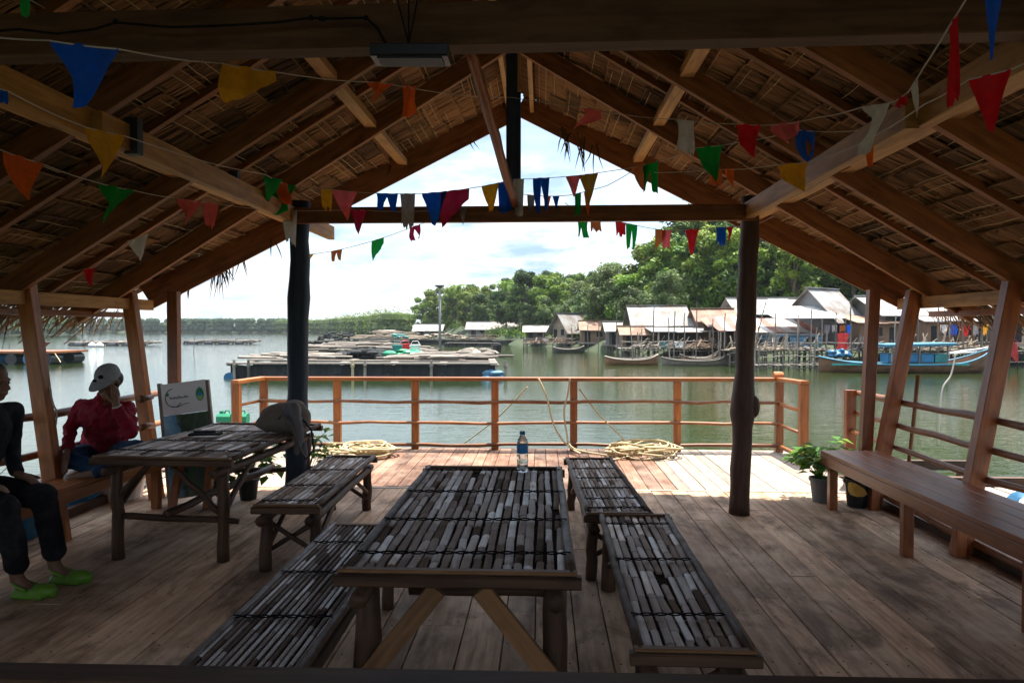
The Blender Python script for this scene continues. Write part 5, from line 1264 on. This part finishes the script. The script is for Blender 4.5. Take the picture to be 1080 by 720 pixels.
soft('bag_body', M['bag'], [('s', B0+V(.0, 0, .10), (.20, .12, .13)), ('s', B0+V(-.10, -.02, .07), (.12, .11, .075)), ('s', B0+V(.09, .02, .16), (.11, .10, .10)), ('s', B0+V(.16, 0, .10), (.08, .09, .10))], t, .012, disp=.03, dscale=.07)
soft('bag_flap', M['grey_cloth'], [('c', B0+V(.14, -.10, .20), .05, B0+V(.19, -.13, -.02), .04), ('c', B0+V(.19, -.13, -.02), .04, B0+V(.17, -.14, -.16), .025), ('s', B0+V(.10, -.07, .17), (.09, .05, .08))], t, .010, disp=.02, dscale=.05)
for k, P in enumerate(([(0, -.10, .10), (.05, -.15, .15), (.14, -.18, .08), (.20, -.16, -.10), (.24, -.12, -.22)], [(.18, -.06, .12), (.28, -.10, .02), (.30, -.10, -.14), (.24, -.13, -.22), (.20, -.14, -.12)])):
    b = MB(); b.tube([B0+V(*q_) for q_ in P], .009, 6); b.build('strap', M['navy_cloth'] if k else M['bag'], t, smooth=True)
p = at(108, 459, 5.3); 
b = MB(); q = V(-2.83, 5.35, .75); b.bar(q, q+V(.24, .04, .0), .09, .016, ch=.3); b.bar(q+V(.02, .03, .012), q+V(.18, .06, .014), .05, .014, ch=.3)
tag(b.build('dark_pouch', M['black_cloth']), 'small flat dark pouch lying on the left table', 'pouch')
# sign board
sg = thing('information_board', 'leaning white information board with round green emblem and landscape photo behind the left table', 'sign', (-3.2, 5.98, 0), None, True)
q_ = at(169, 440, 6.05); sg.location = (q_.x+.10, 6.05, -.03+.035); sg.rotation_euler = Euler((R(-7), R(-7), R(10)), 'XYZ')
b = MB(); b.bar(V(-.01, 0, .0), V(-.01, 0, 1.10), .03, .05, up=V(0, 1, 0)); b.bar(V(.41, 0, .0), V(.41, 0, 1.08), .03, .05, up=V(0, 1, 0)); b.bar(V(.0, 0, .05), V(.41, 0, .05), .05, .03); b.build('frame', M['grey_wood'], sg)
b = MB(); b.bar(V(.01, -.03, .94), V(.40, -.03, .94), .012, .29); b.build('upper_panel', M['sheet_white'] if False else plain('printed_white_panel', (.78, .77, .78), .45, .05, 3), sg)
mm = MT('printed_landscape'); ob = mm.ob(); sx = mm.n('ShaderNodeSeparateXYZ', {0: ob}).outputs[0]
nz = mm.noise(mm.map(ob, (9, 1, 5)), 1, 7, .7, .3); cl = mm.ramp(nz, [(.35, (.01, .04, .02)), (.55, (.05, .10, .04)), (.7, (.16, .18, .14))])
sk = mm.ramp(mm.noise(ob, 5, 5), [(.4, (.08, .26, .45)), (.6, (.30, .52, .66))])
wv = mm.n('ShaderNodeMath', {0: sx, 1: mm.n('ShaderNodeMath', {0: mm.noise(ob, 7, 4), 1: .16}, operation='MULTIPLY').outputs[0]}, operation='ADD').outputs[0]
mm.l(mm.mix(mm.ramp(wv, [(.20, 0), (.23, 1)]), sk, cl), mm.b.inputs['Base Color']); mm.b.inputs['Roughness'].default_value = .4
b = MB(); b.bar(V(.01, -.03, .42), V(.40, -.03, .42), .012, .745); b.build('photo_panel', mm.m, sg)
M['ink'] = plain('grey_ink', (.12, .14, .16), .6, .1); M['emb_g'] = plain('green_print', (.03, .33, .12), .5, .3, 60); M['emb_b'] = plain('blue_print', (.05, .25, .55), .5, .1); M['emb_l'] = plain('lime_print', (.35, .62, .20), .5, .1)
def ribbon(mb, P, w_):
    for a_, c_ in zip(P, P[1:]): mb.bar(V(a_[0], -.0385, a_[1]), V(c_[0], -.0385, c_[1]), .003, w_)
b = MB(); cx, cz = .115, .95
ribbon(b, [(cx-.06+.0*k, 0) for k in ()] or [(cx+.10*math.cos(R(an))*.75, cz+.085*math.sin(R(an))) for an in range(95, 330, 12)], .007)
ribbon(b, [(cx-.02+.10*k/8, cz-.075-.012*math.sin(k*.45)) for k in range(13)], .006)
x = cx-.035
for k in range(9):     # small hand-drawn letters of the logo
    h_ = (.030, .018, .026, .016, .030, .018, .016, .028, .018)[k]; ribbon(b, [(x, cz-.012), (x+.003, cz-.012+h_)], .0045); ribbon(b, [(x+.003, cz-.012+h_*.55), (x+.012, cz-.012+h_*.6), (x+.012, cz-.010)], .004); x += .0185
b.build('logo', M['ink'], sg)
b = MB(); b.lathe((.06, -.037, .985), [(0, .002), (.016, .001), (.016, -.001)], 12, axis=V(0, -1, 0)); b.build('logo_dot', M['emb_g'], sg)
def disc(rx, rz, cx_, cz_, y_, mt, half=None):
    b = MB(); n = 24; P = []
    for k in range(n+1):
        an = 2*math.pi*k/n
        if half is not None: an = half+math.pi*k/n
        P.append(V(cx_+rx*math.cos(an), y_, cz_+rz*math.sin(an)))
    b.add(P+[p_+V(0, .003, 0) for p_ in P], [list(range(n+1)), list(range(n+1, 2*n+2))[::-1]]); b.build('emblem', mt, sg)
disc(.036, .062, .345, .955, -.0385, M['emb_g']); disc(.028, .045, .345, .945, -.0415, M['emb_l'], math.pi); disc(.02, .018, .345, .955, -.0445, M['emb_b'])
b = MB(); ribbon(b, [(.345, 1.01), (.345, 1.025), (.342, .975), (.335, .95)], .007); o = b.build('emblem', M['emb_g'], sg)
# easel legs under the sign
b = MB(); b.bar(V(-3.30, 5.92, .002), V(-3.26, 6.05, .50), .06, .05, up=V(0, 1, 0)); b.bar(V(-2.98, 5.92, .002), V(-3.0, 6.05, .50), .06, .05, up=V(0, 1, 0)); b.bar(V(-3.35, 6.0, .48), V(-2.93, 6.0, .48), .04, .05)
tag(b.build('sign_easel', M['orange']), 'low orange timber trestle holding up the information board', 'trestle')
# potted plants
def leafy(mb, base, n, hgt, spread, size, droop=.5):
    for k in range(n):
        a_ = rng.uniform(0, 6.283); h_ = hgt*rng.uniform(.4, 1); sp = spread*rng.uniform(.3, 1)
        p0 = base; p1 = base+V(math.cos(a_)*sp*.5, math.sin(a_)*sp*.5, h_*.8); p2 = base+V(math.cos(a_)*sp, math.sin(a_)*sp, h_*(1-droop*rng.random()))
        mb.tube([p0, p1, p2], .003, 4, .4)
        d = (p2-p1).normalized(); sd = d.cross(V(0, 0, 1)).normalized()
        for q in range(5):
            c_ = p1.lerp(p2, q/4); s = size*rng.uniform(.7, 1.2); sg_ = -1 if q % 2 else 1; dd = (d*.5+sd*sg_*.8+V(0, 0, rng.uniform(-.5, .3))).normalized(); up_ = dd.cross(V(0, 0, 1)).normalized()*s*.38
            r_ = rng.random(); b1 = c_+dd*s*.45+V(0, 0, .1*s)
            mb.add([c_, b1+up_, c_+dd*s+V(0, 0, -.1*s), b1-up_], [[0, 1, 2, 3]], None, r_)
def pot(label, p, r_, h_, mt, n, hgt, spread, size, leafm='plant_leaf', dry=False):
    p = Vector(p); t = thing('potted_plant', label, 'potted plant', p)
    b = MB(); b.lathe(p, [(0, .002), (r_*.72, .002), (r_*.95, h_*.86), (r_*1.06, h_*.87), (r_*1.06, h_), (r_*.92, h_), (r_*.9, h_*.86), (0, h_*.85)], 18); b.build('pot', mt, t, smooth=False)
    b = MB(); b.lathe(p, [(0, h_*.88), (r_*.9, h_*.87)], 14); b.build('soil', M['land'], t)
    b = MB(); leafy(b, p+V(0, 0, h_*.86), n, hgt, spread, size); b.build('leaves', M[leafm], t)
    if dry:
        q = p+V(-.10, -.16, h_*.75); b = MB(); n_ = 10; P = [q+V(math.cos(6.283*k/n_)*.085+.02*math.cos(6.283*k/n_)**2, -.02*math.cos(12.5*k/n_), math.sin(6.283*k/n_)*.06-.03*math.cos(6.283*k/n_)) for k in range(n_)]; b.add(P+[q+V(0, .03, 0)], [[k, (k+1) % n_, n_] for k in range(n_)]); b.build('dry_leaf', M['dry_leaf'], t)
    return t
pot('bushy green plant in a black pot with one big yellow leaf', V(2.83, 6.24, 0), .115, .25, M['black_plastic'], 16, .36, .30, .10, dry=True)
pot('trailing bright green plant in a grey pot behind the front leg of the red bench', V(2.58, 6.42, 0), .10, .22, M['wall_grey'], 30, .42, .36, .11)
pot('green plant in a pot half hidden under the left table by the information board', V(-2.75, 6.25, 0), .10, .2, M['black_plastic'], 26, .40, .36, .10)
pot('low green plant behind the far edge of the left table', V(-2.30, 6.55, 0), .09, .15, M['wall_tan'], 18, .52, .30, .09)
# clutter outside left railing
GLt = None
for k, (x, y, z, mt, lb, nm) in enumerate([(-4.05, 5.0, .06, 'blue_plastic', 'round blue plastic tub under the left bench outside the rail', 'tub'), (-4.2, 5.9, .08, 'blue_plastic', 'second blue plastic tub further along under the left bench', 'tub'), (-3.98, 6.25, .04, 'white_foam', 'white foam tub between the blue tubs and the sign', 'tub'), (-4.15, 4.0, .0, 'black_net', 'black tub with netting behind the dark trousers', 'tub')]):
    b = MB(); b.lathe((x, y, -.10), [(0, 0), (.16, 0), (.22, .24+z), (.24, .25+z), (.24, .28+z), (.20, .28+z), (.15, .05), (0, .04)], 18); tag(b.build('plastic_tub', M[mt]), lb, 'tub')
def nets(label, cx_, cy_, rx, ry, n, mt, h=.2, zb_=-.1, name='net_heap', cat='net'):
    b = MB()
    for k in range(n):
        P = []; s = rng.uniform(0, 6.3); a_ = rng.uniform(.2, 1); 
        for i in range(18):
            q = s+i*.42; P.append(V(cx_+rx*a_*math.cos(q)*rng.uniform(.85, 1.1), cy_+ry*a_*math.sin(q)*rng.uniform(.85, 1.1), zb_+.02+h*(1-a_)*rng.uniform(.3, 1)))
        b.tube(P, .007, 4)
    return tag(b.build(name, M[mt]), label, cat)
nets('tangled grey netting outside the floor edge at the far left', -4.35, 4.3, .3, 1.3, 60, 'grey_wood', .3)
nets('tangled dark netting lying beside the blue tubs on the left walkway', -4.4, 6.6, .28, .8, 34, 'black_net', .22)
nets('small coil of yellow rope on the right outer walkway behind the bench', 3.62, 4.6, .2, .35, 16, 'rope', .08, name='rope_coil', cat='rope')
nets('dark rope tangle by the foot of the leaning right post', 3.45, 6.3, .12, .35, 14, 'cord', .1, name='rope_coil', cat='rope')
B1 = V(4.35, 6.1, -.08); t = thing('plastic_sack', 'blue and white plastic sack on the right outer walkway', 'sack', B1)
soft('sack_body', M['blue_plastic'], [('s', B1+V(0, 0, .14), (.30, .22, .14)), ('s', B1+V(.25, .1, .11), (.2, .2, .11))], t, .02, disp=.06, dscale=.12)
soft('sack_fold', M['white_foam'], [('s', B1+V(-.15, -.15, .15), (.18, .1, .13)), ('s', B1+V(.25, -.08, .12), (.16, .1, .11))], t, .02, disp=.06, dscale=.1)
b = MB(); stick(b, [at(955, 495, 6.0), at(1060, 555, 5.3)], .02)
# dry twigs outside left rail
b = MB()
for k in range(16):
    p0 = V(-4.2+rng.uniform(-.1, .1), 4.6+rng.uniform(-.3, .5), -.1); p1 = p0+V(rng.uniform(-.15, .2), rng.uniform(-.2, .2), rng.uniform(.3, .75)); b.tube([p0, p0.lerp(p1, .5)+V(.03, 0, 0), p1], [.008, .006, .003], 5)
    for q in range(2): p2 = p0.lerp(p1, rng.uniform(.5, .9)); b.tube([p2, p2+V(rng.uniform(-.12, .12), rng.uniform(-.1, .1), rng.uniform(.05, .15))], .003, 4)
tag(b.build('dry_twigs', M['grey_wood']), 'bare dry twigs sticking up outside the left railing between the two people', 'twigs')

# ================================================================== PEOPLE
def hand(P, d, nrm, side, curl=.4, s=1.0):
    """palm at wrist P, direction d, back-of-hand normal nrm; returns soft parts"""
    d = d.normalized(); nrm = (nrm-d*nrm.dot(d)).normalized(); x = d.cross(nrm)*side
    out_ = [('c', P, .024*s, P+d*.045*s, .026*s)]
    for k in (-1.2, -.4, .4, 1.2): out_.append(('c', P+d*.02*s+x*k*.014*s, .014*s, P+d*.082*s+x*k*.019*s, .0115*s))
    L_ = [.070, .082, .076, .058]
    for k in range(4):
        a_ = P+d*.082*s+x*(1.2-k*.8)*.019*s; f = d; 
        for q in range(3):
            f = (f-nrm*curl*.55).normalized(); c_ = a_+f*L_[k]*s*(.45, .32, .25)[q]; out_.append(('c', a_, (.0095-.001*q)*s, c_, (.0088-.001*q)*s)); a_ = c_
    a_ = P+d*.02*s+x*.026*s; f = (d*.7+x*.8-nrm*.2).normalized()
    for q in range(3):
        c_ = a_+f*(.036, .030, .024)[q]*s; out_.append(('c', a_, (.0135-.0015*q)*s, c_, (.012-.0015*q)*s)); a_ = c_; f = (f*.8+d*.5-nrm*.2*curl).normalized()
    return out_
def head_parts(C, fwd, up):
    fwd = fwd.normalized(); up = (up-fwd*up.dot(fwd)).normalized(); rt = fwd.cross(up)
    Rm = Matrix((rt, fwd, up)).transposed()
    p = lambda x, y, z: C+rt*x+fwd*y+up*z
    out_ = [('s', p(0, -.012, .03), (.074, .092, .088), Rm), ('s', p(0, .022, -.03), (.060, .068, .078), Rm), ('s', p(0, .05, -.085), (.032, .030, .026), Rm),
            ('c', p(0, .088, .008), .009, p(0, .108, -.026), .014), ('s', p(-.013, .095, -.032), (.010, .010, .008), Rm), ('s', p(.013, .095, -.032), (.010, .010, .008), Rm),
            ('c', p(-.034, .078, .022), .011, p(.034, .078, .022), .011), ('c', p(-.022, .082, -.056), .0085, p(.022, .082, -.056), .0085), ('c', p(-.02, .079, -.067), .0085, p(.02, .079, -.067), .0085),
            ('s', p(-.076, -.008, -.012), (.010, .020, .031), Rm), ('s', p(.076, -.008, -.012), (.010, .020, .031), Rm)]
    return out_, p, Rm
def eyes(p, par):
    for s in (-1, 1):
        b = MB(); b.sphere(p(s*.030, .073, .003), .0115, 10, 8); e_ = b.build('eye', M['grey_cloth'], par, smooth=True)
        b = MB(); b.sphere(p(s*.030, .081, .003), .006, 8, 6); b.build('pupil', M['hair'], e_, smooth=True) if False else b.build('eye', M['hair'], par, smooth=True)
# --- person in the red shirt: sits on the bench facing the camera, head bowed into one hand
hip = at(112, 478, 5.54)
t = thing('person', 'person in red shirt and grey cap, sitting bowed with the head in one hand', 'person', (hip.x, hip.y, .48))
shC = at(111, 424, 5.38); sL = at(86, 428, 5.36); sR = at(134, 430, 5.36)   # sL = picture left
hc = at(115, 401, 5.18); fw = V(-.28, -.75, -.62); up_ = V(-.05, -.6, .8)
hp, P_, Rm = head_parts(hc, fw, up_)
elL = at(74, 452, 5.26); wrL = at(70, 478, 5.01); elR = at(138, 456, 5.11); wrR = at(122, 426, 5.03)
kL = at(68, 483, 5.08); kR = at(146, 474, 5.16); aL = at(112, 497, 5.06); aR = at(98, 500, 4.96)
body = hp+[('c', shC+V(0, .0, -.02), .062, hc+V(0, .03, -.04), .055), ('c', shC+V(0, .05, -.1), .11, hip+V(0, 0, .05), .12), ('c', sL, .05, elL, .040), ('c', elL, .038, wrL, .026), ('c', sR, .05, elR, .040), ('c', elR, .038, wrR, .026),
    ('c', hip+V(-.1, 0, 0), .09, kL, .062), ('c', hip+V(.1, 0, 0), .09, kR, .062), ('c', kL, .055, aL, .036), ('c', kR, .055, aR, .036), ('c', aL, .035, aL+V(.14, -.06, -.02), .028), ('c', aR, .035, aR+V(-.14, -.05, -.02), .028)]
body += hand(wrL, V(.06, -.35, -.9), V(0, -1, .3), 1, .25)+hand(wrR, V(-.15, .25, 1), V(.8, -.5, 0), -1, .5)
bo = soft('body', M['skin'], body, t, .0065, smooth=3); eyes(P_, t)
soft('red_shirt', M['red_shirt'], [('c', sL+V(.02, 0, -.01), .066, sR+V(-.02, 0, -.01), .066), ('c', shC+V(0, .03, -.08), .13, hip+V(0, .02, .16), .14), ('c', sL, .062, elL, .052), ('c', elL, .051, elL.lerp(wrL, .82), .042), ('c', sR, .062, elR, .052), ('c', elR, .051, elR.lerp(wrR, .78), .045),
     ('s', hip+V(0, -.02, .12), (.18, .16, .16)), ('c', hip+V(0, 0, .1), .165, shC+V(0, 0, -.12), .15), ('c', shC+V(0, -.01, .02), .07, shC.lerp(hc, .35), .066), ('c', shC+V(-.09, -.04, -.12), .10, shC+V(.09, -.04, -.12), .10)], t, .009, disp=.045, dscale=.055, smooth=5)
soft('trousers', M['jeans'], [('s', hip+V(0, 0, .01), (.17, .15, .12)), ('c', hip+V(-.09, 0, 0), .105, kL, .078), ('c', hip+V(.09, 0, 0), .105, kR, .078), ('c', kL, .072, kL.lerp(aL, .9), .052), ('c', kR, .072, kR.lerp(aR, .9), .052)], t, .011, disp=.02, dscale=.07, smooth=5)
cp = [('s', P_(0, -.012, .048), (.086, .102, .088), Rm)]
capo = soft('cap', M['cap_cloth'], cp, t, .008, smooth=3, disp=.006, dscale=.04)
b = MB(); n = 12; vs = []
for k in range(n+1):
    a_ = math.pi*(.08+.84*k/n); 
    for (rr, dz) in ((.082, .045), (.125, .040), (.158, .028)):
        vs.append(P_(math.cos(a_)*min(rr, .10)*.88, math.sin(a_)*rr*1.05, dz-.0+.012*math.sin(a_)))
fs = [[k*3+q, (k+1)*3+q, (k+1)*3+q+1, k*3+q+1] for k in range(n) for q in range(2)]
b.add(vs+[v_+V(0, 0, -.006) for v_ in vs], fs+[[x_+3*(n+1) for x_ in f[::-1]] for f in fs]); b.build('cap_brim', M['cap_cloth'], t, smooth=True)
b = MB(); b.sphere(P_(-.035, .062, .098), (.022, .012, .016), 8, 6); b.sphere(P_(.02, .085, .07), (.02, .012, .012), 8, 6); b.build('cap_patch', M['navy_cloth'], capo, smooth=True)
soft('hair', M['hair'], [('s', P_(0, -.03, -.01), (.080, .080, .075), Rm), ('c', P_(.07, -.03, .0), .02, P_(.075, -.01, -.07), .014)], t, .008, smooth=3)
b = MB(); wv_ = (wrR-elR).normalized(); b.lathe(wrR-wv_*.02, [(.031, -.006), (.034, 0), (.031, .006), (.029, 0)], 14, axis=wv_); b.build('bracelet', M['sheet_white'], t)
# --- person in black: at the left edge of the frame, facing right
hip = V(-3.52, 4.02, .60)
t = thing('person', 'person in dark top, black trousers and lime clogs at the left edge', 'person', (hip.x, hip.y, .48))
shC = V(-3.42, 4.03, 1.06); sN = shC+V(.0, -.19, 0); sF = shC+V(.02, .19, 0); hc = V(-3.36, 4.03, 1.27); hp, P_, Rm = head_parts(hc, V(1, -.1, -.1), V(.05, 0, 1))
kN = V(-3.16, 3.86, .545); kF = V(-3.12, 4.12, .55); aN = V(-3.12, 3.90, .11); aF = V(-3.06, 4.13, .11)
elN = V(-3.44, 3.80, .80); wrN = V(-3.32, 3.88, .68); elF = V(-3.44, 4.26, .80); wrF = V(-3.30, 4.14, .68)
body = hp+[('c', shC, .06, hc+V(-.02, 0, -.04), .052), ('c', shC+V(0, 0, -.1), .11, hip, .12), ('c', sN, .05, elN, .04), ('c', elN, .036, wrN, .026), ('c', sF, .05, elF, .04), ('c', elF, .036, wrF, .026),
    ('c', hip+V(0, -.09, 0), .085, kN, .06), ('c', hip+V(0, .09, 0), .085, kF, .06), ('c', kN, .055, aN, .037), ('c', kF, .055, aF, .037), ('c', aN, .036, aN+V(.05, 0, -.05), .035), ('c', aF, .036, aF+V(.05, 0, -.05), .035), ('c', aN+V(.03, 0, -.055), .036, aN+V(.16, .0, -.075), .028), ('c', aF+V(.03, 0, -.055), .036, aF+V(.16, .0, -.075), .028)]
body += hand(wrN, V(1, .2, -.2), V(0, 0, 1), 1, .35)+hand(wrF, V(1, -.2, -.2), V(0, 0, 1), -1, .35)
soft('body', M['skin'], body, t, .0065, smooth=3); eyes(P_, t)
soft('dark_top', M['black_cloth'], [('c', sN, .075, sF, .075), ('c', shC+V(0, 0, -.08), .145, hip+V(0, 0, .14), .15), ('c', sN, .068, elN, .055), ('c', elN, .053, elN.lerp(wrN, .85), .042), ('c', sF, .068, elF, .055), ('c', elF, .053, elF.lerp(wrF, .85), .042), ('s', hip+V(0, 0, .06), (.15, .18, .13)), ('c', shC+V(0, 0, .03), .065, shC.lerp(hc, .3), .06)], t, .011, disp=.022, dscale=.08, smooth=5)
soft('trousers', M['black_cloth'], [('s', hip, (.15, .17, .115)), ('c', hip+V(0, -.09, 0), .10, kN, .080), ('c', hip+V(0, .09, 0), .10, kF, .080), ('c', kN, .076, aN+V(0, 0, .09), .066), ('c', kF, .076, aF+V(0, 0, .09), .066)], t, .011, disp=.02, dscale=.08, smooth=5)
soft('tied_jacket', M['grey_cloth'], [('c', hip+V(.05, -.16, .04), .07, hip+V(.28, -.16, .03), .05), ('s', hip+V(.16, -.14, .05), (.16, .07, .06))], t, .011, disp=.03, dscale=.06)
soft('hair', M['hair'], [('s', P_(0, -.022, .04), (.086, .095, .086), Rm), ('s', P_(0, -.075, -.03), (.07, .05, .09), Rm)], t, .008, smooth=3, disp=.008, dscale=.03)
for a_ in (aN, aF):
    f0 = V(a_.x+.07, a_.y, 0)
    soft('clog', M['lime'], [('s', f0+V(.09, 0, .045), (.085, .052, .042)), ('s', f0+V(-.02, 0, .035), (.085, .045, .033)), ('c', f0+V(-.09, 0, .02), .019, f0+V(.15, 0, .02), .019), ('c', f0+V(-.07, -.03, .02), .019, f0+V(.10, -.035, .02), .019), ('c', f0+V(-.07, .03, .02), .019, f0+V(.10, .035, .02), .019)], t, .007, smooth=3)
    b = MB(); b.tube([f0+V(.02, -.05, .06), f0+V(-.05, -.045, .085), f0+V(-.115, 0, .09), f0+V(-.05, .045, .085), f0+V(.02, .05, .06)], .008, 6); b.build('clog_strap', M['lime'], t, smooth=True)

# ================================================================== HAZE
b = MB(); X0, X1, Y0_, Y1_, Z0, Z1 = -3100, 3100, -500, 4700, -3.2, 60
b.add([(X0, Y0_, Z0), (X1, Y0_, Z0), (X1, Y1_, Z0), (X0, Y1_, Z0), (X0, Y0_, Z1), (X1, Y0_, Z1), (X1, Y1_, Z1), (X0, Y1_, Z1)], [[3, 2, 1, 0], [4, 5, 6, 7], [0, 1, 5, 4], [1, 2, 6, 5], [2, 3, 7, 6], [3, 0, 4, 7]])
hm = bpy.data.materials.new('thin_haze'); hm.use_nodes = True; hn = hm.node_tree; hn.nodes.clear()
ho = hn.nodes.new('ShaderNodeOutputMaterial'); pv = hn.nodes.new('ShaderNodeVolumePrincipled'); pv.inputs['Color'].default_value = (.80, .88, .96, 1); pv.inputs['Density'].default_value = .0002
hn.links.new(pv.outputs[0], ho.inputs['Volume'])
tag(b.build('haze', hm), 'thin pale haze over the water', 'haze', kind='stuff')
